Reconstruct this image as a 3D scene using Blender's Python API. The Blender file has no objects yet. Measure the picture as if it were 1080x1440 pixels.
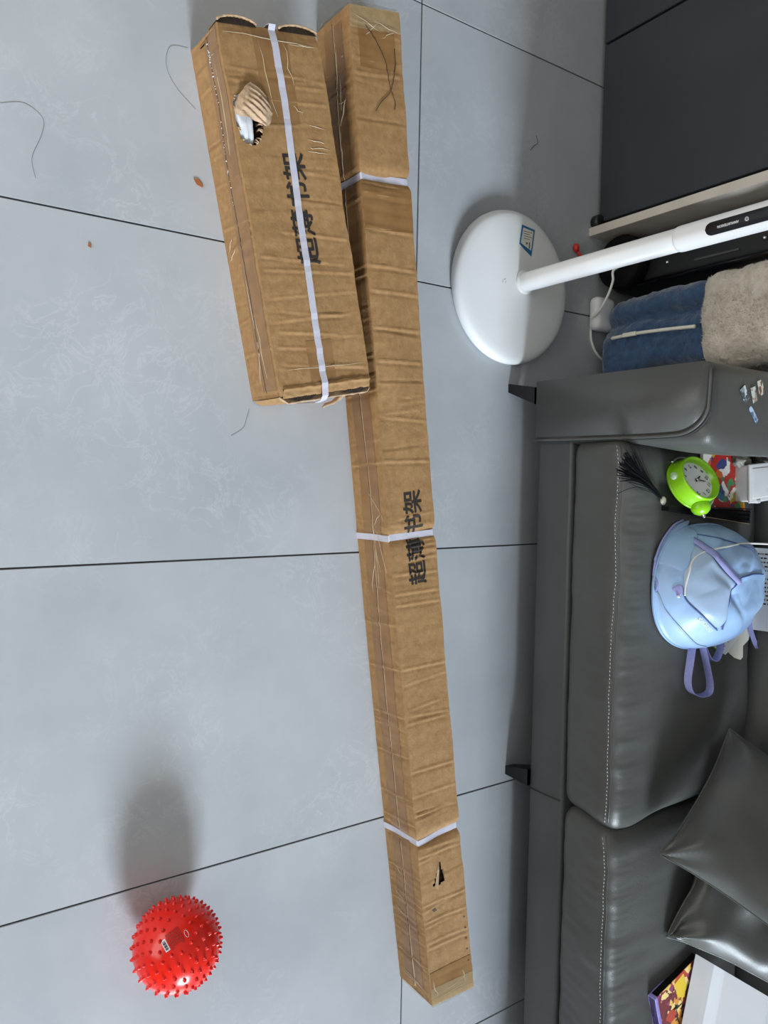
import bpy, bmesh, math, random
from mathutils import Vector, Matrix, noise
random.seed(7)
SC = bpy.context.scene
COL = SC.collection
# ------------------------------------------------------------------ camera, world, lights, exposure
def look_axes(a, b, c):
    f = Vector((0, math.sin(a), -math.cos(a))); r = Vector((0, math.cos(a), math.sin(a))); d = Vector((1, 0, 0))
    rz = Matrix.Rotation(b, 3, 'Z')
    r2 = r*math.cos(c) + d*math.sin(c); d2 = -r*math.sin(c) + d*math.cos(c)
    return rz @ r2, rz @ d2, rz @ f
cr, cd, cf = look_axes(0.60638, -0.0780, -0.08347)
cam_data = bpy.data.cameras.new('camera'); cam = bpy.data.objects.new('camera', cam_data); COL.objects.link(cam)
M3 = Matrix((cr, -cd, -cf)).transposed()
cam.matrix_world = Matrix.Translation((1.29915, -1.28611, 1.72354)) @ M3.to_4x4()
cam_data.sensor_fit = 'VERTICAL'; cam_data.sensor_height = 36; cam_data.lens = 1073.99*36/1440
cam_data.clip_start = 0.05; cam_data.clip_end = 100
SC.camera = cam
SC.view_settings.view_transform = 'Standard'; SC.view_settings.look = 'None'
SC.view_settings.exposure = 0.01; SC.view_settings.gamma = 1.0; SC.view_settings.use_curve_mapping = False
w = bpy.data.worlds.new('daylight'); SC.world = w; w.use_nodes = True
w.node_tree.nodes['Background'].inputs[0].default_value = (0.75, 0.87, 1.0, 1)
w.node_tree.nodes['Background'].inputs[1].default_value = 0.6
def area(name, loc, direction, sx, sy, power, color=(1, 1, 1), spread=180):
    L = bpy.data.lights.new(name, 'AREA'); L.shape = 'RECTANGLE'; L.size = sx; L.size_y = sy
    L.energy = power; L.color = color; L.spread = math.radians(spread)
    o = bpy.data.objects.new(name, L); COL.objects.link(o); o.location = loc
    o.rotation_euler = Vector(direction).to_track_quat('-Z', 'Y').to_euler()
    return o
# low daylight coming in through the wide balcony opening (right wall), an added warm fill behind the camera for the room's bounce
area('balcony_daylight', (22.0, 0.55, 9.6), (-20.7, -0.55, -9.3), 5.4, 6.5, 8300, (0.80, 0.905, 1.0))
area('room_bounce_fill', (0.7, -3.2, 0.85), (0, 1, -0.05), 3.4, 1.3, 60, (1.0, 0.95, 0.86))

# ------------------------------------------------------------------ helpers
OFF = {}
def tag(o, label=None, cat=None, group=None, kind=None):
    if label: o['label'] = label
    if cat: o['category'] = cat
    if group: o['group'] = group
    if kind: o['kind'] = kind
    return o
def thing(name, loc, label, cat, group=None, kind=None):
    o = bpy.data.objects.new(name, None); COL.objects.link(o); o.location = loc; o.empty_display_size = .05
    OFF[o.name] = Vector(loc)
    return tag(o, label, cat, group, kind)
def mesh(name, V, F, mat, parent=None, smooth=True, label=None, kind=None, mats=None, fm=None, uv=None):
    """V in world coordinates; the origin goes to the parent's origin or to the middle of the base."""
    V = [Vector(v) for v in V]
    if parent is not None: off = OFF[parent.name]
    else:
        xs = [v.x for v in V]; ys = [v.y for v in V]; zs = [v.z for v in V]
        off = Vector(((min(xs)+max(xs))/2, (min(ys)+max(ys))/2, min(zs)))
    me = bpy.data.meshes.new(name)
    me.from_pydata([tuple(v-off) for v in V], [], F)
    if smooth: me.polygons.foreach_set('use_smooth', [True]*len(me.polygons))
    for m in ([mat] if mats is None else mats): me.materials.append(m)
    if fm: me.polygons.foreach_set('material_index', fm)
    if uv:
        ul = me.uv_layers.new(name='uv')
        for p in me.polygons:
            for li in p.loop_indices: ul.data[li].uv = uv[me.loops[li].vertex_index]
    me.update()
    o = bpy.data.objects.new(name, me); COL.objects.link(o)
    if parent is None: o.location = off
    else: o.parent = parent
    OFF[o.name] = off
    if label: o['label'] = label
    if kind: o['kind'] = kind
    return o
def join(*parts):
    V = []; F = []
    for v, f in parts:
        n = len(V); V += list(v); F += [tuple(i+n for i in q) for q in f]
    return V, F
def xf(g, M): return [M @ Vector(v) for v in g[0]], g[1]
def gridf(fn, nu, nv, cu=False, cv=False):
    V = []; F = []
    for i in range(nu+(0 if cu else 1)):
        for j in range(nv+(0 if cv else 1)): V.append(fn(i/nu, j/nv))
    ku = nu if cu else nu+1; kv = nv if cv else nv+1
    for i in range(nu):
        for j in range(nv):
            F.append((i*kv+j, ((i+1) % ku)*kv+j, ((i+1) % ku)*kv+(j+1) % kv, i*kv+(j+1) % kv))
    return V, F
def box(x0, x1, y0, y1, z0, z1, b=0.0):
    bm = bmesh.new(); bmesh.ops.create_cube(bm, size=1)
    for v in bm.verts: v.co = Vector(((x0+x1)/2+v.co.x*(x1-x0), (y0+y1)/2+v.co.y*(y1-y0), (z0+z1)/2+v.co.z*(z1-z0)))
    if b > 0: bmesh.ops.bevel(bm, geom=bm.edges[:], offset=b, segments=2, affect='EDGES')
    return from_bm(bm)
def from_bm(bm):
    bm.verts.index_update(); g = ([v.co.copy() for v in bm.verts], [tuple(v.index for v in f.verts) for f in bm.faces]); bm.free(); return g
def rbox(x0, x1, y0, y1, z0, z1, r, n=8, fn=None, rz=None):
    """soft rounded block, n cells per side, fn deforms each point"""
    lo = Vector((x0, y0, z0)); hi = Vector((x1, y1, z1)); c = (lo+hi)/2; h = (hi-lo)/2
    ns = [n, n, n] if isinstance(n, int) else list(n)
    bm = bmesh.new(); idx = {}
    def coords(k, N):
        # cells concentrated near the ends for the rounding
        rr = min(.95, r/h[k])
        inner = [-(1-rr)+2*(1-rr)*i/N for i in range(N+1)]
        lo_ = [-1, -1+rr*.15, -1+rr*.4, -1+rr*.7]; return lo_+inner+[-t for t in reversed(lo_)]
    cs = [coords(k, ns[k]) for k in range(3)]
    def vert(i, j, k):
        key = (i, j, k)
        if key not in idx:
            p = Vector((cs[0][i]*h.x, cs[1][j]*h.y, cs[2][k]*h.z))
            q = Vector(tuple(max(-h[a]+r, min(h[a]-r, p[a])) for a in range(3))); d = p-q
            # project cube corner offsets to a sphere
            m = max(abs(d.x), abs(d.y), abs(d.z))
            if d.length > 1e-9: d = d*(m/d.length)
            p = c+q+d
            if fn: p = fn(p)
            idx[key] = bm.verts.new(p)
        return idx[key]
    N = [len(a)-1 for a in cs]
    for ax in range(3):
        a, b = (ax+1) % 3, (ax+2) % 3
        for side in (0, N[ax]):
            for i in range(N[a]):
                for j in range(N[b]):
                    ids = []
                    for di, dj in ((0, 0), (1, 0), (1, 1), (0, 1)):
                        t = [0, 0, 0]; t[ax] = side; t[a] = i+di; t[b] = j+dj; ids.append(vert(*t))
                    if side == 0: ids.reverse()
                    bm.faces.new(ids)
    return from_bm(bm)
def spline(P, n=8, closed=False):
    P = [Vector(p) for p in P]; out = []; m = len(P)
    rng = range(m if closed else m-1)
    for i in rng:
        if closed: a, b, c, d = P[i-1], P[i], P[(i+1) % m], P[(i+2) % m]
        else: a, b, c, d = P[max(i-1, 0)], P[i], P[i+1], P[min(i+2, m-1)]
        for k in range(n):
            t = k/n; out.append(.5*((2*b)+(c-a)*t+(2*a-5*b+4*c-d)*t*t+(3*b-a-3*c+d)*t**3))
    if not closed: out.append(P[-1])
    return out
def tube(P, r, n=8, closed=False, cap=True):
    P = [Vector(p) for p in P]; V = []; F = []; m = len(P)
    rr = r if callable(r) else (lambda t: r)
    up = Vector((0, 0, 1)); prev = None
    for i, p in enumerate(P):
        if closed: t = P[(i+1) % m]-P[i-1]
        else: t = P[min(i+1, m-1)]-P[max(i-1, 0)]
        if t.length < 1e-9: t = Vector((1, 0, 0))
        t.normalize()
        if prev is None:
            a = t.cross(up);
            if a.length < 1e-4: a = t.cross(Vector((1, 0, 0)))
        else: a = prev-t*prev.dot(t)
        a.normalize(); prev = a; b = t.cross(a)
        for k in range(n):
            an = 2*math.pi*k/n; V.append(p+(a*math.cos(an)+b*math.sin(an))*rr(i/max(1, m-1)))
    for i in range(m if closed else m-1):
        j = (i+1) % m
        for k in range(n): F.append((i*n+k, i*n+(k+1) % n, j*n+(k+1) % n, j*n+k))
    if cap and not closed: F.append(tuple(range(n-1, -1, -1))); F.append(tuple((m-1)*n+k for k in range(n)))
    return V, F
def ribbon(P, W, thick=.0012):
    """flat band: P points, W width vectors (one or a list)"""
    P = [Vector(p) for p in P]; Ws = [Vector(W)]*len(P) if not isinstance(W, list) else [Vector(x) for x in W]
    V = []; F = []
    for i, p in enumerate(P):
        t = P[min(i+1, len(P)-1)]-P[max(i-1, 0)]; nrm = t.cross(Ws[i]);
        nrm = nrm.normalized()*thick/2 if nrm.length > 1e-9 else Vector((0, 0, thick/2))
        h = Ws[i]/2
        V += [p-h-nrm, p+h-nrm, p+h+nrm, p-h+nrm]
    for i in range(len(P)-1):
        for k in range(4): F.append((i*4+k, i*4+(k+1) % 4, i*4+4+(k+1) % 4, i*4+4+k))
    e = (len(P)-1)*4; F += [(3, 2, 1, 0), (e, e+1, e+2, e+3)]
    return V, F
def prism(poly, z0, z1, M=None, b=0.0):
    bm = bmesh.new(); n = len(poly)
    lo = [bm.verts.new((p[0], p[1], z0)) for p in poly]; hi = [bm.verts.new((p[0], p[1], z1)) for p in poly]
    bm.faces.new(lo[::-1]); top = bm.faces.new(hi)
    for i in range(n): bm.faces.new((lo[i], lo[(i+1) % n], hi[(i+1) % n], hi[i]))
    bmesh.ops.recalc_face_normals(bm, faces=bm.faces[:])
    if b > 0: bmesh.ops.bevel(bm, geom=[e for e in top.edges], offset=b, segments=2, affect='EDGES')
    g = from_bm(bm)
    return xf(g, M) if M is not None else g
def lathe(prof, n=48, M=None, a0=0, a1=2*math.pi):
    full = abs(a1-a0-2*math.pi) < 1e-6
    g = gridf(lambda u, v: Vector((prof_at(prof, v)[0]*math.cos(a0+(a1-a0)*u), prof_at(prof, v)[0]*math.sin(a0+(a1-a0)*u), prof_at(prof, v)[1])), n, len(prof)-1, cu=full)
    return xf(g, M) if M is not None else g
def prof_at(prof, v): return prof[int(round(v*(len(prof)-1)))]
def sphere(c, r, nu=16, nv=10, s=(1, 1, 1)):
    c = Vector(c)
    return gridf(lambda u, v: c+Vector((r*s[0]*math.sin(math.pi*v)*math.cos(2*math.pi*u), r*s[1]*math.sin(math.pi*v)*math.sin(2*math.pi*u), -r*s[2]*math.cos(math.pi*v))), nu, nv, cu=True)
def cyl(p0, p1, r, n=16): return tube([p0, p1], r, n)
def text2d(body, size, bold=0.0, spacing=1.0, maxedge=None):
    cu = bpy.data.curves.new('t', 'FONT'); cu.body = body; cu.size = size; cu.align_x = 'CENTER'; cu.align_y = 'CENTER'
    cu.space_character = spacing; cu.resolution_u = 3
    o = bpy.data.objects.new('t', cu); COL.objects.link(o)
    dg = bpy.context.evaluated_depsgraph_get(); me = bpy.data.meshes.new_from_object(o.evaluated_get(dg))
    bm = bmesh.new(); bm.from_mesh(me); bmesh.ops.triangulate(bm, faces=bm.faces[:])
    bmesh.ops.remove_doubles(bm, verts=bm.verts[:], dist=1e-6)
    if maxedge:
        for _ in range(5):
            es = [e for e in bm.edges if e.calc_length() > maxedge]
            if not es: break
            bmesh.ops.subdivide_edges(bm, edges=es, cuts=1); bmesh.ops.triangulate(bm, faces=bm.faces[:])
    g = from_bm(bm)
    if bold: g = join(*[([v+Vector((dx*bold*size, dy*bold*size, 0)) for v in g[0]], g[1]) for dx, dy in ((0, 0), (1, 0), (-1, 0), (0, 1), (0, -1), (.7, .7), (-.7, .7), (.7, -.7), (-.7, -.7))])
    bpy.data.objects.remove(o); bpy.data.curves.remove(cu); bpy.data.meshes.remove(me)
    return g
def nz(p, s=1.0, seed=0): return noise.noise(Vector((p[0]*s+seed*13.7, p[1]*s-seed*7.1, p[2]*s+seed*3.3)))
def smooth01(t): t = max(0., min(1., t)); return t*t*(3-2*t)
def inpoly(x, y, P):
    c = False; n = len(P)
    for i in range(n):
        x0, y0 = P[i]; x1, y1 = P[i-1]
        if (y0 > y) != (y1 > y) and x < (x1-x0)*(y-y0)/(y1-y0)+x0: c = not c
    return c

# ------------------------------------------------------------------ materials
def lin(c):
    f = lambda v: v/12.92 if v <= .04045 else ((v+.055)/1.055)**2.4
    return tuple(f(v/255) for v in c)+(1,)
def mat(name, rgb, rough=.6, rgb2=None, nscale=8, ndetail=4, bump=0, bscale=60, metal=0, spec=.5, sheen=0, sss=0, trans=0, alpha=1, stretch=None, coat=0, contrast=(.35, .65), coord='Object', bdetail=3):
    m = bpy.data.materials.new(name); m.use_nodes = True; nt = m.node_tree; N = nt.nodes; L = nt.links
    B = N['Principled BSDF']; c = lin(rgb); B.inputs['Base Color'].default_value = c; B.inputs['Roughness'].default_value = rough
    B.inputs['Metallic'].default_value = metal; B.inputs['Specular IOR Level'].default_value = spec
    if sheen: B.inputs['Sheen Weight'].default_value = sheen
    if coat: B.inputs['Coat Weight'].default_value = coat; B.inputs['Coat Roughness'].default_value = .1
    if sss: B.inputs['Subsurface Weight'].default_value = sss; B.inputs['Subsurface Scale'].default_value = .01; B.inputs['Subsurface Radius'].default_value = (1, .3, .2)
    if trans: B.inputs['Transmission Weight'].default_value = trans
    if alpha < 1: B.inputs['Alpha'].default_value = alpha
    tc = N.new('ShaderNodeTexCoord'); src = tc.outputs[coord]
    if stretch:
        mp = N.new('ShaderNodeMapping'); mp.inputs['Scale'].default_value = stretch; L.new(src, mp.inputs['Vector']); src = mp.outputs[0]
    if rgb2 is not None:
        t = N.new('ShaderNodeTexNoise'); t.inputs['Scale'].default_value = nscale; t.inputs['Detail'].default_value = ndetail; L.new(src, t.inputs['Vector'])
        r = N.new('ShaderNodeValToRGB'); r.color_ramp.elements[0].position = contrast[0]; r.color_ramp.elements[1].position = contrast[1]
        r.color_ramp.elements[0].color = c; r.color_ramp.elements[1].color = lin(rgb2)
        L.new(t.outputs['Fac'], r.inputs[0]); L.new(r.outputs[0], B.inputs['Base Color'])
    if bump:
        t2 = N.new('ShaderNodeTexNoise'); t2.inputs['Scale'].default_value = bscale; t2.inputs['Detail'].default_value = bdetail; L.new(src, t2.inputs['Vector'])
        b = N.new('ShaderNodeBump'); b.inputs['Strength'].default_value = bump; b.inputs['Distance'].default_value = .004; L.new(t2.outputs['Fac'], b.inputs['Height']); L.new(b.outputs[0], B.inputs['Normal'])
    return m
def tile_material():
    m = mat('stone_look_tile', (172, 176, 181), rough=.34, spec=.45); nt = m.node_tree; N = nt.nodes; L = nt.links; B = N['Principled BSDF']
    tc = N.new('ShaderNodeTexCoord'); oi = N.new('ShaderNodeObjectInfo'); ad = N.new('ShaderNodeVectorMath'); ad.operation = 'MULTIPLY_ADD'
    cx = N.new('ShaderNodeCombineXYZ'); 
    for i in range(3): L.new(oi.outputs['Random'], cx.inputs[i])
    ad.inputs[1].default_value = (37, 23, 11); L.new(cx.outputs[0], ad.inputs[0]); L.new(tc.outputs['Object'], ad.inputs[2])
    base = N.new('ShaderNodeTexNoise'); base.inputs['Scale'].default_value = 2.6; base.inputs['Detail'].default_value = 6; base.inputs['Roughness'].default_value = .6; L.new(ad.outputs[0], base.inputs['Vector'])
    r = N.new('ShaderNodeValToRGB'); e = r.color_ramp.elements; e[0].position = .3; e[0].color = lin((163, 167, 172)); e[1].position = .72; e[1].color = lin((180, 183, 187)); L.new(base.outputs['Fac'], r.inputs[0])
    # pale veins: thin ridges of a warped noise, present only in patches
    wn = N.new('ShaderNodeTexNoise'); wn.inputs['Scale'].default_value = 11; wn.inputs['Detail'].default_value = 8; wn.inputs['Roughness'].default_value = .68; wn.inputs['Distortion'].default_value = 1.0; L.new(ad.outputs[0], wn.inputs['Vector'])
    vr = N.new('ShaderNodeValToRGB'); k = vr.color_ramp; k.elements[0].position = .475; k.elements[0].color = (0, 0, 0, 1); k.elements[1].position = .5; k.elements[1].color = (1, 1, 1, 1); x = k.elements.new(.525); x.color = (0, 0, 0, 1); L.new(wn.outputs['Fac'], vr.inputs[0])
    pn = N.new('ShaderNodeTexNoise'); pn.inputs['Scale'].default_value = 3.5; L.new(ad.outputs[0], pn.inputs['Vector'])
    pr = N.new('ShaderNodeValToRGB'); pr.color_ramp.elements[0].position = .45; pr.color_ramp.elements[1].position = .68; L.new(pn.outputs['Fac'], pr.inputs[0])
    mu = N.new('ShaderNodeMath'); mu.operation = 'MULTIPLY'; L.new(vr.outputs[0], mu.inputs[0]); L.new(pr.outputs[0], mu.inputs[1])
    m2 = N.new('ShaderNodeMath'); m2.operation = 'MULTIPLY'; m2.inputs[1].default_value = .26; L.new(mu.outputs[0], m2.inputs[0])
    mx = N.new('ShaderNodeMixRGB'); mx.inputs[2].default_value = lin((212, 214, 216)); L.new(m2.outputs[0], mx.inputs[0]); L.new(r.outputs[0], mx.inputs[1]); L.new(mx.outputs[0], B.inputs['Base Color'])
    bp = N.new('ShaderNodeBump'); bp.inputs['Strength'].default_value = .08; bp.inputs['Distance'].default_value = .002; L.new(wn.outputs['Fac'], bp.inputs['Height']); L.new(bp.outputs[0], B.inputs['Normal'])
    return m
MT = {}
MT['tile'] = tile_material()
MT['grout'] = mat('grout', (52, 54, 58), .9, (70, 72, 76), 30)
MT['wall'] = mat('painted_wall', (224, 222, 216), .85, (217, 215, 209), 3)
MT['ceil'] = mat('ceiling_paint', (235, 235, 232), .9)
MT['frame'] = mat('window_frame', (70, 72, 76), .45)
MT['card'] = mat('cardboard', (148, 112, 72), .72, (165, 130, 88), 70, 7, bump=.2, bscale=160, spec=.3, contrast=(.3, .7))
MT['card_in'] = mat('cardboard_inside', (150, 122, 94), .85, (120, 96, 72), 40, bump=.3, bscale=120)
MT['card_torn'] = mat('torn_corrugated_paper', (196, 168, 138), .9, (170, 142, 114), 60, bump=.3, bscale=200)
MT['tape'] = mat('brown_packing_tape', (136, 100, 62), .25, (148, 112, 72), 20, 3, bump=.12, bscale=45, spec=.5)
MT['cleartape'] = mat('clear_packing_tape', (205, 190, 150), .12, bump=.25, bscale=70, alpha=.28, spec=.8)
MT['glint'] = mat('crinkled_tape_highlight', (228, 216, 188), .2, alpha=.75)
MT['foam'] = mat('white_foam', (232, 234, 236), .7, (215, 218, 222), 60, bump=.2, bscale=90)
MT['strap'] = mat('white_plastic_strap', (200, 198, 210), .35, (192, 190, 204), 30, spec=.5)
MT['ink'] = mat('printed_black_ink', (42, 36, 32), .75)
MT['red'] = mat('red_vinyl', (234, 36, 22), .22, spec=.4)
MT['redspike'] = mat('red_vinyl_nubs', (222, 28, 20), .3)
MT['white'] = mat('white_plastic', (226, 227, 228), .4, spec=.4)
MT['gloss_black'] = mat('black_gloss_panel', (14, 14, 18), .12)
MT['black'] = mat('black_plastic', (16, 17, 20), .4)
MT['matteblack'] = mat('matte_black', (12, 12, 13), .85, (16, 16, 18), 30, spec=.15)
MT['silver'] = mat('polished_metal', (205, 205, 208), .2, metal=1)
MT['leather'] = mat('grey_leather', (76, 77, 75), .37, (82, 83, 81), 5, 3, bump=.22, bscale=420, spec=.45, bdetail=4)
MT['leather_dark'] = mat('grey_leather_base', (70, 73, 73), .45, (76, 79, 79), 6, 3, bump=.15, bscale=420, spec=.4)
MT['thread'] = mat('pale_stitching', (176, 178, 174), .8)
MT['seam'] = mat('seam_shadow_piping', (48, 50, 50), .6)
MT['navy_door'] = mat('dark_slate_laminate', (48, 52, 58), .42, (52, 56, 62), 4, 3, bump=.03, bscale=300, spec=.35)
MT['taupe'] = mat('taupe_edge_band', (196, 188, 178), .6, (188, 180, 170), 12)
MT['green'] = mat('lime_green_plastic', (142, 206, 30), .25, (132, 196, 24), 6, spec=.5)
MT['dial'] = mat('clock_dial', (244, 245, 247), .5)
MT['clear'] = mat('clear_plastic', (235, 238, 238), .08, alpha=.35)
MT['pack'] = mat('light_blue_nylon', (150, 182, 224), .42, (162, 194, 232), 5, 4, bump=.25, bscale=26, spec=.4)
MT['pack2'] = mat('pale_blue_nylon', (164, 188, 218), .4, (158, 182, 212), 6, 4, bump=.2, bscale=30, spec=.4)
MT['lilac'] = mat('lilac_webbing', (146, 150, 206), .6, (156, 160, 216), 140, bump=.3, bscale=500)
MT['navyline'] = mat('navy_zip', (78, 96, 146), .6)
MT['paper'] = mat('white_paper', (232, 234, 240), .7, (226, 228, 235), 5)
MT['cream_paper'] = mat('ivory_paper', (222, 220, 208), .75, (214, 212, 200), 9)
MT['ink_grey'] = mat('grey_print', (70, 70, 74), .8)
MT['navyfleece'] = mat('navy_fleece', (40, 66, 98), .95, (54, 84, 118), 60, 5, bump=.8, bscale=120, sheen=.5)
MT['creamfleece'] = mat('cream_fleece', (206, 198, 184), .95, (190, 180, 164), 50, 5, bump=.9, bscale=110, sheen=.5)
MT['tan'] = mat('tan_board', (150, 128, 96), .8, (140, 118, 86), 10)
MT['redplastic'] = mat('red_plastic', (196, 40, 36), .35)
MT['cord'] = mat('white_cable', (226, 226, 222), .45)
MT['hair'] = mat('dark_hair', (92, 88, 86), .6)
MT['brown'] = mat('brown_chip', (150, 92, 50), .7)
MT['bluelabel'] = mat('label_blue', (36, 104, 150), .5)
MT['purple'] = mat('violet_spine', (140, 128, 206), .5, (170, 160, 224), 12)
def cover_material(name, cols, scale=18, warp=.6, base=None):
    m = mat(name, cols[0], .4); nt = m.node_tree; N = nt.nodes; L = nt.links; B = N['Principled BSDF']
    tc = N.new('ShaderNodeTexCoord'); n1 = N.new('ShaderNodeTexNoise'); n1.inputs['Scale'].default_value = scale*.5; n1.inputs['Detail'].default_value = 3; L.new(tc.outputs['Object'], n1.inputs['Vector'])
    sc = N.new('ShaderNodeVectorMath'); sc.operation = 'MULTIPLY_ADD'; sc.inputs[1].default_value = (warp/scale*2,)*3; L.new(n1.outputs['Color'], sc.inputs[0]); L.new(tc.outputs['Object'], sc.inputs[2])
    v = N.new('ShaderNodeTexVoronoi'); v.inputs['Scale'].default_value = scale; L.new(sc.outputs[0], v.inputs['Vector'])
    sp = N.new('ShaderNodeSeparateColor'); L.new(v.outputs['Color'], sp.inputs[0])
    r = N.new('ShaderNodeValToRGB'); r.color_ramp.interpolation = 'CONSTANT'; el = r.color_ramp.elements
    el[0].position = 0; el[0].color = lin(cols[0]); el[1].position = 1/len(cols); el[1].color = lin(cols[1])
    for i in range(2, len(cols)): x = el.new(i/len(cols)); x.color = lin(cols[i])
    L.new(sp.outputs[0], r.inputs[0]); L.new(r.outputs[0], B.inputs['Base Color'])
    return m
MT['flames'] = cover_material('flame_picture_cover', [(120, 40, 48), (236, 196, 96), (190, 70, 44), (246, 218, 140), (96, 34, 44), (226, 150, 60), (150, 60, 110)], 42, 1.4)

# ------------------------------------------------------------------ the room
floor = mesh('floor', *box(-1.5, 4.5, -3.0, 1.5, -.05, -.0025), MT['grout'], smooth=False, kind='structure')
tile_me = None
for i in range(-2, 6):
    for j in range(-2, 1):
        if tile_me is None:
            g = box(.002, .748, .002, 1.498, -.02, 0, .0009)
            t = mesh('tile', g[0], g[1], MT['tile'], floor, smooth=False); tile_me = t.data
        else:
            t = bpy.data.objects.new('tile', tile_me); COL.objects.link(t); t.parent = floor
        t.location = (i*.75, j*1.5, 0)
mesh('wall_back', *box(-1.62, 4.62, 1.5, 1.62, 0, 2.7), MT['wall'], smooth=False, kind='structure')
mesh('wall_left', *box(-1.62, -1.5, -3.0, 1.5, 0, 2.7), MT['wall'], smooth=False, kind='structure')
mesh('wall_right', *join(box(4.5, 4.62, 1.38, 1.5, 0, 2.7), box(4.5, 4.62, -3.0, -1.75, 0, 2.7), box(4.5, 4.62, -1.75, 1.38, 2.62, 2.7)), MT['wall'], smooth=False, kind='structure')
mesh('wall_front', *join(box(-1.62, -1.05, -3.12, -3.0, 0, 2.7), box(2.45, 4.62, -3.12, -3.0, 0, 2.7), box(-1.05, 2.45, -3.12, -3.0, 0, .1), box(-1.05, 2.45, -3.12, -3.0, 1.5, 2.7)), MT['wall'], smooth=False, kind='structure')
mesh('ceiling', *box(-1.62, 4.62, -3.12, 1.62, 2.7, 2.8), MT['ceil'], smooth=False, kind='structure')
wf = [box(4.52, 4.6, y-.03, y+.03, 0, 2.62) for y in (-1.72, 1.35)]+[box(4.52, 4.6, -1.75, 1.38, z-.03, z+.03) for z in (.03, 2.59)]
mesh('window_1', *join(*wf), MT['frame'], smooth=False, kind='structure')
wf = [box(x-.03, x+.03, -3.1, -3.03, .1, 1.5) for x in (-1.02, .7, 2.42)]+[box(-1.05, 2.45, -3.1, -3.03, z-.03, z+.03) for z in (.13, 1.47)]
mesh('fill_window', *join(*wf), MT['frame'], smooth=False, kind='structure')  # unseen window, added and placed to suit the warm fill

# ------------------------------------------------------------------ dark cabinet by the sofa
cab = thing('wardrobe', (-.4, 1.05, 0), 'dark slate laminate cabinet with pale taupe end panel beside the lamp', 'cabinet')
CH = 2.1
mesh('body', *box(-1.35, .462, .775, 1.44, .03, CH), MT['matteblack'], cab, smooth=False)
for x0, x1 in ((-1.35, -.742), (-.735, -.13), (-.122, .444)):
    d = mesh('door', *box(x0, x1, .738, .772, .012, CH-.01, .0015), MT['navy_door'], cab, smooth=False)
mesh('end_panel', *box(.466, .493, .703, 1.44, 0, CH, .001), MT['taupe'], cab, smooth=False, label='pale taupe end panel of the cabinet')
mesh('foot', *join(lathe([(0, 0), (.02, 0), (.023, .004), (.023, .026), (.018, .03), (0, .03)], 20, Matrix.Translation((.446, .728, 0)))), MT['black'], cab)

# ------------------------------------------------------------------ sofa
sofa = thing('sofa', (2.2, .9, 0), 'dark grey leather sofa with stitched seat cushions', 'sofa')
SX1 = 3.62
def wrink(p, amp, sx, sy, seed): return amp*nz((p[0]*sx, p[1]*sy, p[2]*sy), 1, seed)
mesh('base', *rbox(1.02, SX1, .405, 1.33, .088, .222, .012, (60, 10, 3), lambda p: p+Vector((0, .002*nz(p, 5, 2), 0))), MT['leather_dark'], sofa)
mesh('base_seam', *tube([(2.238, .404, .094), (2.238, .4015, .15), (2.236, .4025, .216)], .0022, 6), MT['seam'], sofa)
def cushion_fn(x0, x1, seed):
    def fn(p):
        p = p.copy(); f = 1-smooth01((p.y-.37)/.12); top = smooth01((p.z-.3)/.1)
        # front leans back towards the bottom, the top crowns a little
        p.y += f*(.405-.378)*(1-smooth01((p.z-.225)/.17))*.9
        ux = (p.x-x0)/(x1-x0); uy = (p.y-.37)/.68
        crown = math.sin(math.pi*max(0, min(1, ux)))**.5*math.sin(math.pi*max(0, min(1, uy)))**.7
        p.z += top*(.018*crown)
        p.z += top*(.007*nz((p.x*7, p.y*3.0, 0), 1, seed)+.0025*nz((p.x*22, p.y*7, 0), 1, seed+1))
        e0 = max(0, 1-(p.x-x0)/.07); e1_ = max(0, 1-(x1-p.x)/.07); p.z -= top*.016*(e0*e0+e1_*e1_); p.y += f*.012*(e0*e0+e1_*e1_)
        p.z += top*.0014*nz((p.x*75, p.y*9, 0), 1, seed+7)*smooth01((p.y-.385)/.015)*(1-smooth01((p.y-.42)/.06))
        p.y -= f*(.005*nz((p.x*10, 0, p.z*7), 1, seed+2)+.002*nz((p.x*40, 0, p.z*16), 1, seed+5))
        if seed == 1: p.x += .020*smooth01((p.x-(x1-.06))/.06)*math.exp(-((p.y-.47)/.08)**2)*top
        return p
    return fn
for k, (x0, x1) in enumerate(((1.178, 2.243), (2.245, 3.36))):
    fn = cushion_fn(x0, x1, k*9+1)
    cu = mesh('seat_cushion', *rbox(x0, x1, .377, 1.06, .222, .428, .035, (220, 44, 8), fn), MT['leather'], sofa)
    a, b = x0+.02, x1-.02; n = 160
    def edge(t, dy=0., dz=0.):
        x = a+(b-a)*t; p = fn(Vector((x, .3815, .409)))
        e = .022*(smooth01((.035-(x-x0))/.035)+smooth01((.035-(x1-x))/.035))
        return p+Vector((0, dy-.0012+e*.6, dz+.0012-e*.5))
    mesh('piping', *tube([edge(i/n) for i in range(n+1)], .0022, 6), MT['leather'], cu)
    st = []
    L = b-a; m = int(L/.0105)
    for i in range(m):
        t0 = (i+.2)/m; t1 = (i+.72)/m
        st.append(tube([edge(t0, -.0046, -.0075), edge(t1, -.0046, -.0075)], .0011, 4))
    mesh('stitching', *join(*st), MT['thread'], cu, label='pale stitching along the cushion edge', kind='stuff')
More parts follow.
